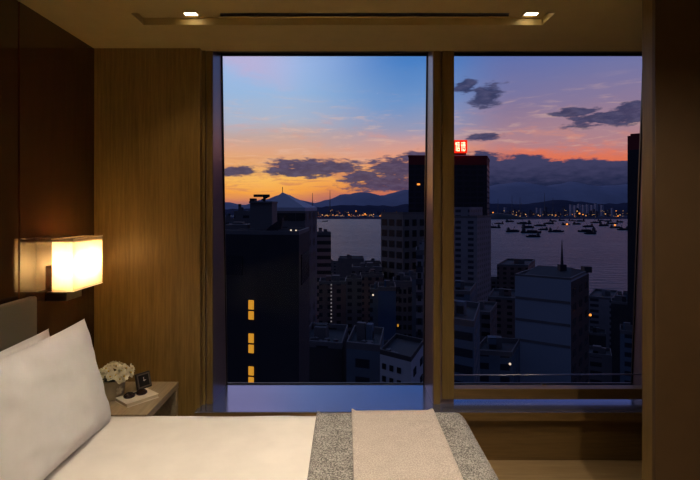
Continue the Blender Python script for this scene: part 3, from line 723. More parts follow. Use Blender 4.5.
def windows(root, loc, i, rows, cols, m, zt, z0, z1, wfrac=0.55, hfrac=0.55, u0=0.0, u1=1.0, lit=(), litm=None, name='window', skip=()):
    """real window pieces standing in face i of a footprint; zt: height of the top above the base"""
    a = loc[i]; b_ = loc[(i+1)%len(loc)]; d = b_-a; L = d.length; u = d.normalized(); nrm = Vector((u.y, -u.x))
    H = root['_H']; proto_ = {}
    for r in range(rows):
        for c in range(cols):
            if (r, c) in skip: continue
            cu = L*(u0+(u1-u0)*(c+0.5)/cols); cw = L*(u1-u0)/cols*wfrac/2
            zc = H-z0-(z1-z0)*(r+0.5)/rows; ch = (z1-z0)/rows*hfrac/2
            p0 = a+u*(cu-cw); p1 = a+u*(cu+cw)
            q = [p0+nrm*0.12, p1+nrm*0.12, p1-nrm*0.1, p0-nrm*0.1]
            mm = (litm or E['lit']) if (r, c) in lit else m
            key = mm.name
            if key in proto_:
                o0, pc, pz = proto_[key]; o = o0.copy(); C.objects.link(o); o.parent = root
                mid = (p0+p1)/2; o.location = (mid.x-pc.x, mid.y-pc.y, zc-pz)
            else:
                o = link(name, poly_prism(q, zc-ch, zc+ch), mm, root); proto_[key] = (o, (p0+p1)/2, zc)
def pxh(n, d): return n*d/F      # n pixels at distance d in metres

# water, far shore, hills
wm, wb_, N = mat('harbour_water')
tcn = N.n('ShaderNodeTexCoord'); mp = N.n('ShaderNodeMapping'); N.put(mp.inputs[0], tcn.outputs['Object']); mp.inputs['Scale'].default_value = (0.012, 0.03, 1)
N.put(wb_.inputs['Base Color'], N.ramp(N.noise(mp.outputs[0], 0.3, 3), [(0.3, (0.05, 0.11, 0.16, 1)), (0.7, (0.09, 0.17, 0.23, 1))]))
wb_.inputs['Specular Tint'].default_value = (0.5, 0.74, 1.0, 1); wb_.inputs['Roughness'].default_value = 0.3; wb_.inputs['IOR'].default_value = 1.33; wb_.inputs['Specular IOR Level'].default_value = 0.3
bn = N.n('ShaderNodeBump'); bn.inputs['Strength'].default_value = 0.8; bn.inputs['Distance'].default_value = 22.0
N.put(bn.inputs['Height'], N.noise(mp.outputs[0], 2.5, 5, 0.6)); N.put(wb_.inputs['Normal'], bn.outputs[0])
struct('harbour_water', boxes((-9000, 14000, 300, 14000, SEA-2, SEA)), wm)
struct('city_ground', boxes((-600, 900, 20, 430, SEA-3, SEA+0.5)), E['darkconc'])
def shore(name, pts, dist, m, depth=600, base=SEA):
    bm = bmesh.new(); rows = []
    rnd = random.Random(3)
    for k, (f, s) in enumerate(((0, 0.0), (0.25, 0.45), (0.6, 0.85), (1.0, 1.0), (1.6, 0.7), (2.4, 0.0))):
        row = []
        for i, (px, py) in enumerate(pts):
            z = ZP(py, dist); h = max(z-base, 2); d = dist+depth*(f-1)
            j = noise.noise(Vector((px*0.05, k*1.7, 2)))*0.12*h if 0 < k < 3 else 0
            row.append(bm.verts.new((XP(px, dist)*(1.0), d, base+h*s+j)))
        rows.append(row)
    for a, b_ in zip(rows, rows[1:]):
        for i in range(len(pts)-1): bm.faces.new((a[i], a[i+1], b_[i+1], b_[i]))
    return struct(name, bm, m, smooth=True)
def ridge(pts, n=140, amp=1.2, sd=0.0):
    out = []; x0, x1 = pts[0][0], pts[-1][0]
    for i in range(n+1):
        x = x0+(x1-x0)*i/n
        for (a, ya), (b_, yb) in zip(pts, pts[1:]):
            if a <= x <= b_:
                t_ = (x-a)/(b_-a); t_ = t_*t_*(3-2*t_); y = ya+(yb-ya)*t_; break
        out.append((x, y+noise.noise(Vector((x*0.09, sd, 0)))*amp+noise.noise(Vector((x*0.3, sd, 4)))*amp*0.4))
    return out
hm1 = ext('haze_tinted_mountain', (0.30, 0.31, 0.46, 1), rough=1.0, var=0.1, vs=0.002, spec=0.0)  # distance haze mixed into the base colour
hm2 = ext('near_dark_hill', (0.06, 0.065, 0.12, 1), rough=1.0, var=0.15, vs=0.004, spec=0.0)
shore('mountain_range', ridge([(100,204),(200,201),(225,202),(250,205),(262,200),(285,194),(305,201),(314,203),(330,199),(345,194),(362,192),(380,195),(408,190),(440,186),(480,188),(500,184),(520,182),(545,186),(570,182),(600,186),(630,184),(700,188),(800,196)]), 9000, hm1, 1500)
shore('foothills', ridge([(100,210),(220,209),(320,207),(350,205),(385,206),(420,204),(480,203),(520,204),(560,200),(600,204),(640,202),(760,208)], amp=2.0, sd=4), 6000, hm2, 700)
shore('far_shore', [(x, 217.2+0.4*math.sin(x*0.13)) for x in range(80, 800, 10)], 4350, hm2, 500)
shore('headland', ridge([(470,219),(484,216),(497,213),(510,214),(522,217),(530,219.3)], 40, 0.4, 2), 3950, E['hull'], 150)

# far city blocks: one of each kind, then copies
rnd = random.Random(21)
E['farb'] = facade('distant_block_facade', (0.12, 0.12, 0.2, 1), (0.05, 0.05, 0.09, 1), 9, 8, 0.10, litcol=lin(255, 180, 110), lits=0.7)
E['farp'] = facade('distant_pale_block_facade', (0.5, 0.5, 0.7, 1), (0.10, 0.11, 0.18, 1), 12, 10, 0.03, litcol=lin(255, 200, 140), lits=0.6)
def far_block(w, d, h, m, label, grp):
    r = thing('distant_block', label, 'building', (0, 0, 0), grp)
    link('wall', boxes((-w/2, w/2, -d/2, d/2, 0, h)), m, r)
    link('roof_hut', boxes((-w/5, w/5, -d/5, d/5, h, h+6)), E['hull'], r)
    return r
protos = [far_block(26, 24, 55, E['farb'], 'distant waterfront block with tiny lit windows on the far harbour shore', 'far shore blocks'),
          far_block(40, 26, 38, E['farb'], 'distant waterfront block with tiny lit windows on the far harbour shore', 'far shore blocks'),
          far_block(20, 20, 80, E['farb'], 'distant waterfront block with tiny lit windows on the far harbour shore', 'far shore blocks')]
used = [False]*3
FAR = []
for i in range(170):
    k = rnd.choice([0, 0, 1, 1, 2]); px = rnd.uniform(314, 412) if i < 62 else rnd.uniform(488, 630)
    d = rnd.uniform(4350, 5200); xx = XP(px, d)
    if any((xx-a)**2+(d-b_)**2 < 62**2 for a, b_ in FAR): continue
    if 4880 < d < 5100 and 480 < px < 620: continue
    FAR.append((xx, d))
    o = copy_tree(protos[k]) if used[k] else protos[k]; used[k] = True
    s = rnd.uniform(0.55, 1.15) if px > 480 else rnd.uniform(0.4, 0.8)
    o.location = (XP(px, d), d, SEA+8); o.scale = (s*rnd.uniform(.8, 1.2), s, s); o.rotation_euler.z = rnd.uniform(-0.5, 0.5)
pt = far_block(30, 26, 125, E['farp'], 'slim pale housing tower in the tight cluster on the far right shore', 'pale towers on the far shore')
for i, px in enumerate([571, 575, 579, 583.5, 587.5, 592, 596, 602, 537, 541, 505, 612]):
    o = pt if i == 0 else copy_tree(pt); d = 4900+(i % 3)*80
    o.location = (XP(px, d), d, SEA+8); s = (0.95, 0.9, 1.0, 0.92)[i % 4]*(1 if i < 8 else 0.72); o.scale = (s*0.85, s, s)
    o.rotation_euler.z = 0.2
# lamps along the far shore
lmp = thing('light_mast', 'tiny glowing floodlight mast on the far harbour shore', 'light', (0, 0, 0), 'floodlights along the far shore')
link('mast', boxes((-0.8, 0.8, -0.8, 0.8, 0, 22)), E['hull'], lmp)
bm = bmesh.new(); bmesh.ops.create_icosphere(bm, subdivisions=2, radius=3.6); link('lamp', bm, E['spark'], lmp, loc=(0, 0, 24))
lmp2 = thing('light_mast', 'tiny glowing floodlight mast on the far harbour shore', 'light', (0, 0, 0), 'floodlights along the far shore')
link('mast', boxes((-0.8, 0.8, -0.8, 0.8, 0, 22)), E['hull'], lmp2)
bm = bmesh.new(); bmesh.ops.create_icosphere(bm, subdivisions=2, radius=3.6); link('lamp', bm, E['spark3'], lmp2, loc=(0, 0, 24))
us = [False, False]; MS = []
for i in range(120):
    px = rnd.uniform(316, 400) if i < 60 else rnd.uniform(488, 628); k = rnd.choice([0, 0, 1])
    p = (lmp, lmp2)[k]; o = copy_tree(p) if us[k] else p; us[k] = True
    d = rnd.uniform(4060, 4300); s = rnd.choice([0.4, 0.5, 0.6, 0.8, 1.1]) 
    y = rnd.choice([rnd.uniform(210, 218), rnd.uniform(214, 218)])
    while any((XP(px, d)-a)**2+(d-b_)**2 < 14**2 for a, b_ in MS): d += 9
    MS.append((XP(px, d), d))
    o.location = (XP(px, d), d, max(SEA+1, ZP(y, d)-24*s)); o.scale = (s, s, s)
for px, py, s in ((365, 214, 1.7), (349, 215, 1.5), (579.5, 213.5, 1.9), (583, 214.5, 1.4), (618, 216, 1.5), (493, 212.5, 1.5), (356, 211, 1.3), (380, 216, 1.2)):
    o = copy_tree(lmp2); o.location = (XP(px, 4050), 4050, ZP(py, 4050)-24*s); o.scale = (s, s, s)

# bridge pylons
for px, y0, lab in ((312.5, 193, 'left slender bridge pylon rising over the far harbour, beside the dark tower edge'), (330, 190.5, 'right slender bridge pylon rising over the far harbour below the long cloud')):
    d = 5600; b0 = SEA+6; H = ZP(y0, d)-b0
    r = thing('bridge_pylon', lab, 'bridge pylon', (XP(px, d), d, b0))
    link('shaft', cyl((0, 0, 0), (0, 0, H), 7, 12, 2.2), E['mast'], r)
    for s in (-1, 1): link('strut', cyl((s*14, 0, 0), (0, 0, H*0.45), 3.2, 8, 2.0), E['mast'], r)
for px, y0, d in ((544.5, 193, 5300), (512, 195, 5300), (520, 197, 5400), (553, 198, 5200), (498, 199, 5300)):
    b0 = SEA+6; r = thing('distant_mast', 'thin pale mast standing above the far right shore', 'mast', (XP(px, d), d, b0), 'masts on the far right shore')
    link('shaft', cyl((0, 0, 0), (0, 0, ZP(y0, d)-b0), 5, 8, 1.6), E['mast'], r)

# ships
def ship(L_, label, grp, crane=True):
    r = thing('cargo_barge', label, 'ship', (0, 0, 0), grp)
    w = L_*0.2; h = L_*0.07; bm = bmesh.new()
    secs = [(-0.5, 0.75, 1.0), (-0.3, 1, 0.85), (0.2, 1, 0.85), (0.42, 0.6, 1.05), (0.5, 0.05, 1.3)]
    rows = []
    for q, ww, hh in secs:
        rows.append([bm.verts.new((q*L_, -w/2*ww*0.7, 0)), bm.verts.new((q*L_, -w/2*ww, h*hh)), bm.verts.new((q*L_, w/2*ww, h*hh)), bm.verts.new((q*L_, w/2*ww*0.7, 0))])
    for a, b_ in zip(rows, rows[1:]):
        for i in range(4): bm.faces.new((a[i], a[(i+1)%4], b_[(i+1)%4], b_[i]))
    bm.faces.new(rows[0]); bm.faces.new(rows[-1][::-1])
    link('hull', bm, E['hull'], r)
    link('deckhouse', boxes((-0.44*L_, -0.27*L_, -w*0.32, w*0.32, h*0.8, h*2.5), (-0.40*L_, -0.31*L_, -w*0.2, w*0.2, h*2.5, h*3.2)), E['deck'], r)
    link('cargo', boxes((-0.2*L_, 0.3*L_, -w*0.35, w*0.35, h*0.8, h*1.6)), E['hull'], r)
    if crane: link('derrick', cyl((0.0, 0, h), (0.16*L_, 0, h*4.2), L_*0.012, 6), E['hull'], r)
    return r
sp = ship(52, 'small dark cargo barge moored among others on the right of the harbour', 'moored barges')
sp0 = sp
ships = [(494,228,11),(499,224,8),(510,222,9),(524,224,12),(513,232,14),(531,233,17),(533,237,13),(540,226,10),(543,230,9),(556,232,13),(528,228,13),(549,224,9),(566,225,8),(562,220.8,7),
         (577,224.5,9),(580,221.5,8),(588,227,10),(587,232,15),(590,234,11),(596,223,9),(604,226,11),(612,224,9),(616,228,10),(623,230,11),(608,221.5,7),(572,221,6),(553,221.5,7),(620,222.5,8),(601,220.8,6)]
for i, (px, py, w) in enumerate(ships):
    o = sp0 if i == 0 else copy_tree(sp0)
    d = 100*F/(py-HY); o.location = (XP(px, d), d, SEA+0.05); L_ = pxh(w, d); s = L_/52; o.scale = (s*1.15, s, s*1.5)
    o.rotation_euler.z = rnd.choice([0.15, -0.2, 0.35, math.pi-0.2, math.pi+0.1])
    sh = (0.9, 1.3)[i % 2]
for px, py, w in ((325, 221.5, 6), (392, 220.4, 7), (402, 220.5, 5)):
    o = copy_tree(sp0); d = 100*F/(py-HY); o['label'] = 'tiny dark boat near the far shore, left of the tall towers'; o['group'] = 'boats by the left far shore'
    o.location = (XP(px, d), d, SEA+0.05); s = pxh(w, d)/52; o.scale = (s, s, s)
for px, py in ((567, 224.3), (615, 225.3)):
    d = 100*F/(py+2.5-HY); r = thing('ship_lantern', 'glowing orange deck light among the moored barges', 'light', (XP(px, d), d, SEA+6), 'deck lights on the harbour')
    bm = bmesh.new(); bmesh.ops.create_icosphere(bm, subdivisions=2, radius=pxh(0.9, d)); link('lamp', bm, E['spark3'], r, loc=(0, 0, 7)); link('post', boxes((-0.5, 0.5, -0.5, 0.5, -6, 5)), E['hull'], r)

# ---------------- near towers, left pane
r, l, c = building('broad dark tower block nearest the left pane with amber lit stair windows', [(204, 62.5), (258, 60.5), (299, 60), (309.5, 71)], 231, E['foredark'], refd=60, core=False, parapet=0.5, roofmat=E['plainconc'])
# amber windows, three pairs one above another on the left face
def face_pt(l, i, c, px):
    """fraction along face i where the sight line through px meets it"""
    a = l[i]+c; b_ = l[(i+1)%len(l)]+c; k = (px-CX)/F
    return (a.x-k*a.y)/((a.x-k*a.y)-(b_.x-k*b_.y))
fr0 = face_pt(l, 0, c, 248.8); fr1 = face_pt(l, 0, c, 253.8); dw = 61.5
zt_ = r['_H']
for (ya, yb) in ((299, 308), (310, 318), (332, 341), (343, 351), (364.5, 373), (375, 383)):
    z0 = zt_+SEA-ZP(ya, dw); z1 = zt_+SEA-ZP(yb, dw)
    windows(r, l, 0, 1, 1, E['pane'], 0, z0, z1, 1.0, 1.0, fr0, fr1, lit=((0, 0),))
fa, fb = face_pt(l, 0, c, 226), face_pt(l, 0, c, 243)
windows(r, l, 0, 1, 1, E['pane'], 0, zt_+SEA-ZP(254, 64), zt_+SEA-ZP(272, 64), 1.0, 1.0, fa, fb, name='vent_recess')
fa, fb = face_pt(l, 2, c, 301), face_pt(l, 2, c, 308.5)
windows(r, l, 2, 1, 1, E['pane'], 0, zt_+SEA-ZP(254, 62.8), zt_+SEA-ZP(284, 62.8), 1.0, 1.0, fa, fb, name='vent_recess')
def lamp_pt(px, py, d, rr, m, label, grp=None, name='roof_lamp'):
    p = U(px, py, d); q = thing(name, label, 'lamp', p, grp)
    bm = bmesh.new(); bmesh.ops.create_icosphere(bm, subdivisions=2, radius=rr); link('lamp', bm, m, q)
    link('lamp_foot', boxes((-rr*0.3, rr*0.3, -rr*0.3, rr*0.3, -rr*3, -rr*0.8)), E['hull'], q)
E['dimlit'] = emis('dim_roof_lamp', lin(190, 130, 100), 0.6)
for px, py in ((291, 230.2), (296, 230.5)):
    lamp_pt(px, py, 62.2, 0.12, E['spark2'], 'small roof edge lamp on the nearest dark tower', 'roof edge lamps')
# rooftop plant on the same tower
gz = ZP(231, 60)-0.5
rt = thing('rooftop_plant_room', 'concrete lift motor room on the nearest dark roof, below the orange glow', 'rooftop structure', (XP(261, 70), 70, gz))
hp = ZP(203, 68)-gz
link('wall', boxes((XP(250, 68)-XP(261, 70), XP(272, 68)-XP(261, 70), -2, 3, 0, hp)), E['plainconc'], rt)
link('roof_slab', boxes((XP(249.4, 68)-XP(261, 70), XP(272.6, 68)-XP(261, 70), -2.3, 3.2, hp, hp+0.25)), E['plainconc'], rt)
link('vent_box', boxes((-1.5, -0.8, -1, 1, hp+0.25, hp+0.7)), E['darkconc'], rt)
cr = thing('rooftop_crane', 'dark window cleaning crane with flat jib on top of the motor room', 'crane', (XP(264, 69), 69, gz+hp+0.27))
link('crane_post', cyl((0, 0, 0), (0.1, 0, 0.75), 0.22, 8), E['hull'], cr)
link('jib', boxes((XP(254, 69)-XP(264, 69), XP(269.5, 69)-XP(264, 69), -0.35, 0.35, 0.62, 1.0)), E['hull'], cr)
link('counter_arm', cyl((-0.4, 0, 0.16), (0.8, 0, 0.75), 0.12, 8), E['hull'], cr)
ft = thing('folded_awning', 'dark slanting shelter leaning on the roof beside the motor room', 'rooftop structure', (XP(272, 65), 65, gz))
link('slope', hexa([(XP(264,65)-XP(272,65), 0, 0), (XP(281,65)-XP(272,65), 0, 0.5), (XP(282.5,65)-XP(272,65), 0, 2.1), (XP(270,65)-XP(272,65), 0, 0.9)]+
     [(XP(264,65)-XP(272,65), 1.5, 0), (XP(281,65)-XP(272,65), 1.5, 0.5), (XP(282.5,65)-XP(272,65), 1.5, 2.1), (XP(270,65)-XP(272,65), 1.5, 0.9)]), E['hull'], ft)
link('prop', boxes((0.6, 0.75, 0.5, 0.65, 0, 1.2)), E['hull'], ft)
rb = thing('rooftop_tank', 'low grey water tank at the left end of the nearest dark roof', 'water tank', (XP(240, 72), 72, gz))
link('tank_body', boxes((-1.9, 1.6, -1.5, 1.5, 0, ZP(224, 72)-gz)), E['plainconc'], rb, bevel=0.1)
link('tank_lid', boxes((-1.0, 0.6, -0.8, 0.8, ZP(224, 72)-gz, ZP(224, 72)-gz+0.3)), E['plainconc'], rb)
building('dark flat roofed block seen just left of the motor room', [(234, 130), (251, 128)], 211, E['conc'], seed=2)
building('blue grey block at the far left edge of the left pane', [(214, 160), (234.5, 160)], 219, E['blue'], seed=3)
# tower with pyramid roof
r, l, c = building('grey tower with blue pyramid roof and short antenna', [(262, 112), (305, 108), (317, 120)], 207.5, E['conc'], refd=109, core=False, parapet=0.8, roofmat=E['slate'])
H = r['_H']; ap = U(282.5, 192.2, 114); apx = Vector((ap.x-c.x, ap.y-c.y, ap.z-SEA))
bm = bmesh.new(); base = [bm.verts.new((p.x*0.98, p.y*0.98, H)) for p in l]; q = bm.verts.new(apx)
for i in range(4): bm.faces.new((base[i], base[(i+1)%4], q))
bm.faces.new(base[::-1]); link('pyramid_roof', bm, E['slate'], r)
link('antenna', cyl(apx, apx+Vector((0, 0, 1.3)), 0.08, 6), E['hull'], r)
windows(r, l, 0, 1, 5, E['pane'], 0, 1.2, 3.2, 0.92, 0.9, 0.02, 0.98)
windows(r, l, 0, 9, 6, E['pane'], 0, 4.2, 36, 0.35, 0.5, 0.5, 0.98)
building('narrow tower with pale stacked bays right of the pyramid roof', [(305.5, 140), (313.5, 140)], 207, E['pale'], core=False, seed=4)
r, l, c = building('brown banded office slab beside the harbour edge of the left pane', [(312, 210), (331, 214)], 233, E['band'], refd=210, seed=6)
# mid city, left pane
mid = [
 ('small pale grey block at the water edge in the left pane', (338, 400), (364, 402), 258.5, 'plainconc', 1),
 ('low dark waterfront block left of the gridded tower', (364, 380), (381, 380), 262, 'darkconc', 2),
 ('low dark block on the waterfront behind the brown slab', (326, 470), (339, 470), 262, 'conc', 3),
 ('wide brown housing block with a dotted line of lit stair lamps', (319, 180), (346, 184), 283, 'conc2', 4),
 ('brown housing block standing right of the dotted stair lamps', (346, 210), (362, 210), 279, 'conc', 5),
 ('dark brick block in the middle of the left pane', (360, 236), (384, 236), 275, 'conc2', 6),
 ('tall grey block with wide flat roof below the gridded tower', (352, 290), (382, 285), 268, 'conc', 7),
 ('dark terrace block right of the brown slab tower', (309, 240), (322, 240), 286, 'conc2', 8),
 ('blue end walled block standing in front of the gridded tower', (370, 170), (379, 170), 289, 'blue', 9),
 ('plain blue wall block next to the narrow blue block', (378, 146), (396, 150), 287, 'bluewall', 10),
 ('grey block with balconies between blue wall and right mullion', (393, 158), (412, 160), 281, 'conc', 11),
 ('narrow dark block behind the balconied grey block', (404, 175), (418, 175), 276, 'blue', 12),
 ('pale blue tower block touching the mullion of the left pane', (416, 110), (436, 112), 250, 'pale', 13),
]
G = {}
def roof_clutter(root, loc, n, seed):
    rn = random.Random(seed); H = root['_H']; u = loc[1]-loc[0]; v = loc[2]-loc[1]; o0 = None
    for k in range(n):
        p = loc[0]+u*rn.uniform(.12, .85)+v*rn.uniform(.12, .3)
        if o0 is None: o = o0 = link('air_conditioner', boxes((-0.45, 0.45, -0.3, 0.3, 0, 0.7), (-0.3, 0.3, -0.34, -0.3, 0.12, 0.58)), E['plainconc'], root)
        else: o = o0.copy(); C.objects.link(o); o.parent = root
        o.location = (p.x, p.y, H-1.1); o.rotation_euler.z = rn.uniform(0, 3)
for lab, a, b_, yt, mk, sd in mid:
    G[sd] = building(lab, [a, b_], yt, E[mk], seed=sd)
# dotted stair lamps on the wide brown housing block
r, l, c = G[4]; f0 = face_pt(l, 0, c, 330.6); f1 = face_pt(l, 0, c, 331.9)
H = r['_H']
for k in range(12):
    y = 285+k*3.7; z0 = H+SEA-ZP(y, 182)
    windows(r, l, 0, 1, 1, E['pane'], 0, z0, z0+0.5, 1.0, 1.0, f0, f1, lit=((0, 0),), litm=E['dimstair'], name='stair_lamp')
r, l, c = G[11]; windows(r, l, 0, 12, 4, E['pane'], 0, 2, 38, 0.6, 0.5)
windows(r, l, 0, 1, 1, E['pane'], 0, 14.6, 15.4, 1.0, 1.0, 0.22, 0.30, lit=((0, 0),))
r, l, c = G[13]; windows(r, l, 0, 12, 2, E['pane'], 0, 2, 34, 0.6, 0.5, 0.02, 0.62)
# foreground roofs at the bottom of the left pane
r, l, c = building('dark flat roofed block at the foot of the left pane, nearest the black tower', [(300, 92), (342, 90), (348, 104)], 343, E['darkconc'], refd=90, seed=31, roofmat=E['conc'])
roof_clutter(r, l, 9, 5)
r, l, c = building('dark teal rendered block between the dark roof and the white gabled block', [(346.5, 84), (380, 82), (384, 94)], 345, E['blue'], refd=82, seed=33)
roof_clutter(r, l, 8, 6)
r, l, c = building('white rendered low block with small dark windows under the left pane mullion', [(380, 78), (411, 74), (424, 84)], 357, E['whitewall'], refd=74, seed=35, core=False, roofmat=E['roof'], parapet=0.8)
windows(r, l, 0, 3, 3, E['pane'], 0, 1.6, 7.8, 0.5, 0.45, 0.02, 0.75)
windows(r, l, 1, 2, 2, E['pane'], 0, 1.6, 7.8, 0.35, 0.4)
roof_clutter(r, l, 4, 7)
building('stepped low block with dark windows left of the white rendered block', [(374, 108), (400, 108)], 352, E['darkconc'], seed=36, core=False)
sk = thing('roof_skylight', 'bright whitish skylight strip on the white block roof', 'skylight', U(390, 352.5, 84))
link('glazing', boxes((-1.3, 1.0, -0.7, 0.3, 0, 0.25)), E['lit2'], sk); link('kerb', boxes((-1.8, 1.3, -0.9, 0.9, -0.6, 0)), E['roof'], sk)
sk = thing('roof_skylight', 'smaller lit skylight on the dark stepped roof left of the bright strip', 'skylight', U(376, 346, 90))
link('glazing', boxes((-0.5, 0.5, -0.4, 0.4, 0, 0.3)), E['lit2'], sk); link('kerb', boxes((-0.7, 0.7, -0.6, 0.6, -0.6, 0)), E['roof'], sk)

# gridded tower and the twin tower with the red sign
r, l, c = building('dark office tower with square window grid and flat roof left of mullion', [(381, 300), (403, 286), (440, 300)], 212.5, ext('grey_framed_facade', (0.2, 0.175, 0.185, 1)), refd=286, seed=41, core=False)
windows(r, l, 0, 16, 3, E['pane'], 0, 3, 110, 0.72, 0.6)
windows(r, l, 1, 16, 3, E['pane'], 0, 3, 110, 0.55, 0.6, 0.0, 0.6)
tw, l, c = building('tall dark glass tower with red crown carrying the red sign', [(408.5, 315), (487, 318), (489.5, 345)], 156.5, E['glass'], refd=315, seed=43, core=False, parapet=5.5, roofmat=E['redband'])
H = tw['_H']
link('crown_lip', poly_prism([p*1.01 for p in l], H-0.6, H+0.9), E['redband'], tw)
windows(tw, l, 0, 1, 1, E['pane'], 0, pxh(27, 315), pxh(28.6, 315), 1.0, 1.0, face_pt(l, 0, c, 417), face_pt(l, 0, c, 420), lit=((0, 0),), litm=E['spark3'])
sd = 312; sb = thing('rooftop_sign', 'glowing red box sign with white characters on the tall tower roof', 'sign', (XP(460.5, sd), sd+6, ZP(156.5, 315)+0.9))
sw = pxh(13.5, sd)/2; z0 = 1.2; z1 = ZP(140, sd)-(ZP(156.5, 315)+0.9); 
link('sign_box', boxes((-sw, sw, -6, -2, z0, z1)), E['red'], sb)
link('sign_frame', boxes((-sw*0.9, sw*0.9, -5, -3, 0, z0)), E['redband'], sb)
def strokes(bars, x0, zc, w, h):
    return boxes(*[(x0+a*w, x0+b_*w, -6.25, -6.02, zc+q0*h, zc+q1*h) for a, b_, q0, q1 in bars])
gh = (z1-z0)*0.72; gw = sw*0.62; zc = z0+(z1-z0)*0.14
ren = [(0.10,0.26,0.0,0.75), (0.0,0.3,0.70,0.95), (0.45,0.95,0.86,0.96), (0.38,1.0,0.70,0.79), (0.45,0.95,0.55,0.63), (0.45,0.95,0.41,0.49), (0.45,0.56,0.0,0.33), (0.84,0.95,0.0,0.33), (0.45,0.95,0.0,0.08), (0.45,0.95,0.26,0.34)]
de = [(0.10,0.24,0.0,0.62), (0.0,0.3,0.60,0.72), (0.05,0.32,0.82,0.95), (0.62,0.74,0.72,1.0), (0.4,1.0,0.84,0.92), (0.42,0.98,0.52,0.74), (0.38,1.0,0.38,0.46), (0.4,0.5,0.0,0.24), (0.58,0.68,0.02,0.28), (0.58,0.92,0.0,0.09), (0.9,1.0,0.1,0.28)]
link('character', strokes(ren, -sw*0.74, zc, gw, gh), E['signwhite'], sb)
link('character', strokes(de, sw*0.10, zc, gw, gh), E['signwhite'], sb)
# right pane
r, l, c = building('pale concrete tower with stepped shoulder in front of the red crowned tower', [(440, 262), (477, 255), (491, 275)], 216, E['pale'], refd=255, seed=51, core=False)
H = r['_H']
q0 = l[0]; q1 = l[0]+(l[1]-l[0])*0.80
bx = [q0, q1, q1+(l[2]-l[1])*0.9, q0+(l[2]-l[1])*0.9]
link('upper_storeys', poly_prism(bx, H-0.1, H+pxh(9, 255)), E['pale'], r)
right = [
 ('dark brown block with terraces behind the pale spired block', [(497, 300), (528, 296), (535, 330)], 265, 'conc2', 61),
 ('brown housing block between the pale tower and the spired block', [(488, 230), (515, 226), (518, 250)], 298, 'conc2', 62),
 ('pale slim block right beside the mullion of the right pane', [(446, 150), (470, 148), (476, 165)], 291, 'blue', 63),
 ('grey blue low block at the foot of the right pane near the mullion', [(440, 92), (474, 88), (480, 105)], 321, 'blue', 64),
 ('grey narrow block behind the low blue block', [(470, 175), (490, 172), (497, 190)], 312, 'conc', 65),
 ('small pale block with dark door just right of the spired block', [(588, 262), (613, 256), (618, 280)], 298, 'pale', 67),
 ('dark rounded block near the right jamb', [(611, 235), (634, 235)], 301, 'darkconc', 68),
 ('narrow blue block beside the right jamb foot', [(620, 160), (640, 162)], 330, 'blue', 69),
 ('low dark terrace roof behind the spired block foot', [(583, 170), (612, 172)], 352, 'conc', 70),
 ('grey terrace block at the foot of the spired block', [(474, 120), (512, 118), (520, 130)], 352, 'blue', 71),
]
for lab, cs, yt, mk, sd in right:
    G[sd] = building(lab, cs, yt, E[mk], seed=sd)
# spired pale block
r, l, c = building('large pale blank walled block with pitched roof and tall spire', [(515, 132), (571, 124), (588.5, 140)], 278, E['palewall'], refd=124, seed=81, core=False, parapet=0.6)
H = r['_H']
u = l[1]-l[0]; v = l[2]-l[1]
bm = bmesh.new()
zz = pxh(6, 126)
cs = [l[0]+v*0.05+u*0.10, l[1]-u*0.02+v*0.02, l[2]-u*0.02-v*0.05, l[3]+u*0.10-v*0.05]
b4 = [bm.verts.new((p.x, p.y, H-0.5)) for p in cs]; k0 = (cs[0]+cs[3])/2+u*0.12; k1 = (cs[1]+cs[2])/2-u*0.14
t2 = [bm.verts.new((k0.x, k0.y, H+zz)), bm.verts.new((k1.x, k1.y, H+zz))]
bm.faces.new((b4[0], b4[1], t2[1], t2[0])); bm.faces.new((b4[1], b4[2], t2[1])); bm.faces.new((b4[2], b4[3], t2[0], t2[1])); bm.faces.new((b4[3], b4[0], t2[0])); bm.faces.new(b4[::-1])
link('pitched_roof', bm, E['roof'], r)
sp_ = U(562, 270, 132); sp_ = Vector((sp_.x-c.x, sp_.y-c.y, 0))
link('spire', cyl((sp_.x, sp_.y, H), (sp_.x, sp_.y, ZP(240, 132)-SEA), 0.55, 8, 0.06), E['hull'], r)
link('spire_base', boxes((sp_.x-0.9, sp_.x+0.9, sp_.y-0.9, sp_.y+0.9, H, H+2.6)), E['hull'], r)
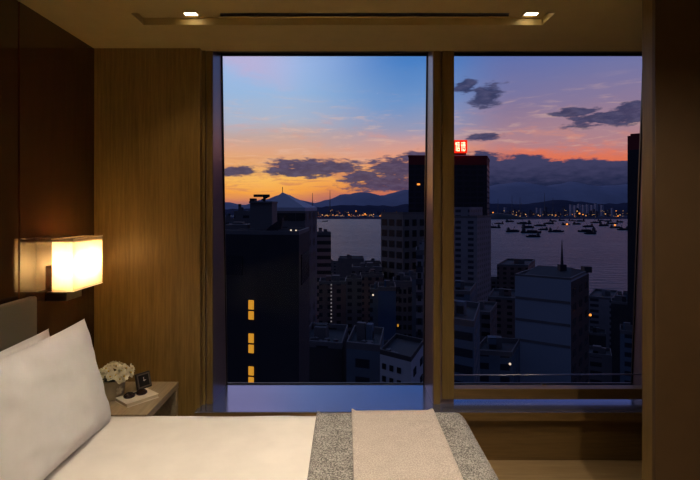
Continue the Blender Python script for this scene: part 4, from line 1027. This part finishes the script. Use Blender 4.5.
link('corner_turret', boxes((l[2].x-2.4, l[2].x-0.2, l[2].y-2.4, l[2].y-0.2, H-0.5, H+1.2)), E['darkconc'], r)
link('side_wall', poly_prism([l[1]+Vector((0.06, 0)), l[2]+Vector((0.12, 0)), l[2]-Vector((0.3, 0)), l[1]-Vector((-0.02, -0.3))], 0, H-pxh(4, 130)), E['darkconc'], r)
windows(r, l, 1, 14, 3, E['pane'], 0, 2, 60, 0.5, 0.45)
for k, f in enumerate((23, 45, 66)):
    windows(r, l, 0, 1, 1, E['plainconc'], 0, pxh(f, 128), pxh(f+2.5, 128), 1.0, 1.0, 0.01, 0.99, name='ledge')
lamp_pt(590.3, 315, 130, 0.35, E['spark3'], 'single amber lamp on the wall right of the spired block', name='wall_lantern')
lamp_pt(510, 364, 115, 0.3, E['spark2'], 'single white lamp low between buildings in the right pane', name='street_lantern')
lamp_pt(373, 295, 147, 0.3, E['spark2'], 'tiny white lamp on top of the narrow blue block', name='roof_lamp')
# dark tower at the right jamb
r, l, c = building('very dark tower with red crown at the right edge of the view', [(627.5, 170), (668, 158)], 136, E['foredark'], refd=170, seed=91, core=False, parapet=pxh(14, 170), roofmat=E['redband'])
link('crown_step', poly_prism([p*0.85 for p in l], r['_H'], r['_H']+0.8), E['redband'], r)
# back rows filling the streets between
rnd = random.Random(77)
k = 0
for d, y0, y1 in ((330, 283, 292), (370, 276, 284), (240, 305, 318), (160, 340, 352)):
    for px in range(300, 640, 17):
        if 405 < px < 445: continue
        if d > 300 and px > 488: y = rnd.uniform(y0+14, y1+14)
        elif px > 488: y = rnd.uniform(y0+20, y1+20)
        else: y = rnd.uniform(y0, y1)
        if 500 < px < 590 and d < 200: continue
        w = rnd.uniform(11, 17)
        mk = rnd.choice(['conc', 'conc2', 'blue', 'darkconc'])
        building('low dark city block packed in the streets between the taller buildings', [(px, d), (px+w, d+rnd.uniform(-6, 6))], y, E[mk], seed=k, name='city_block', group='low blocks between the towers', core=(d < 300), skip_if_hit=True); k += 1
for o in bpy.data.objects:
    if '_H' in o: del o['_H']
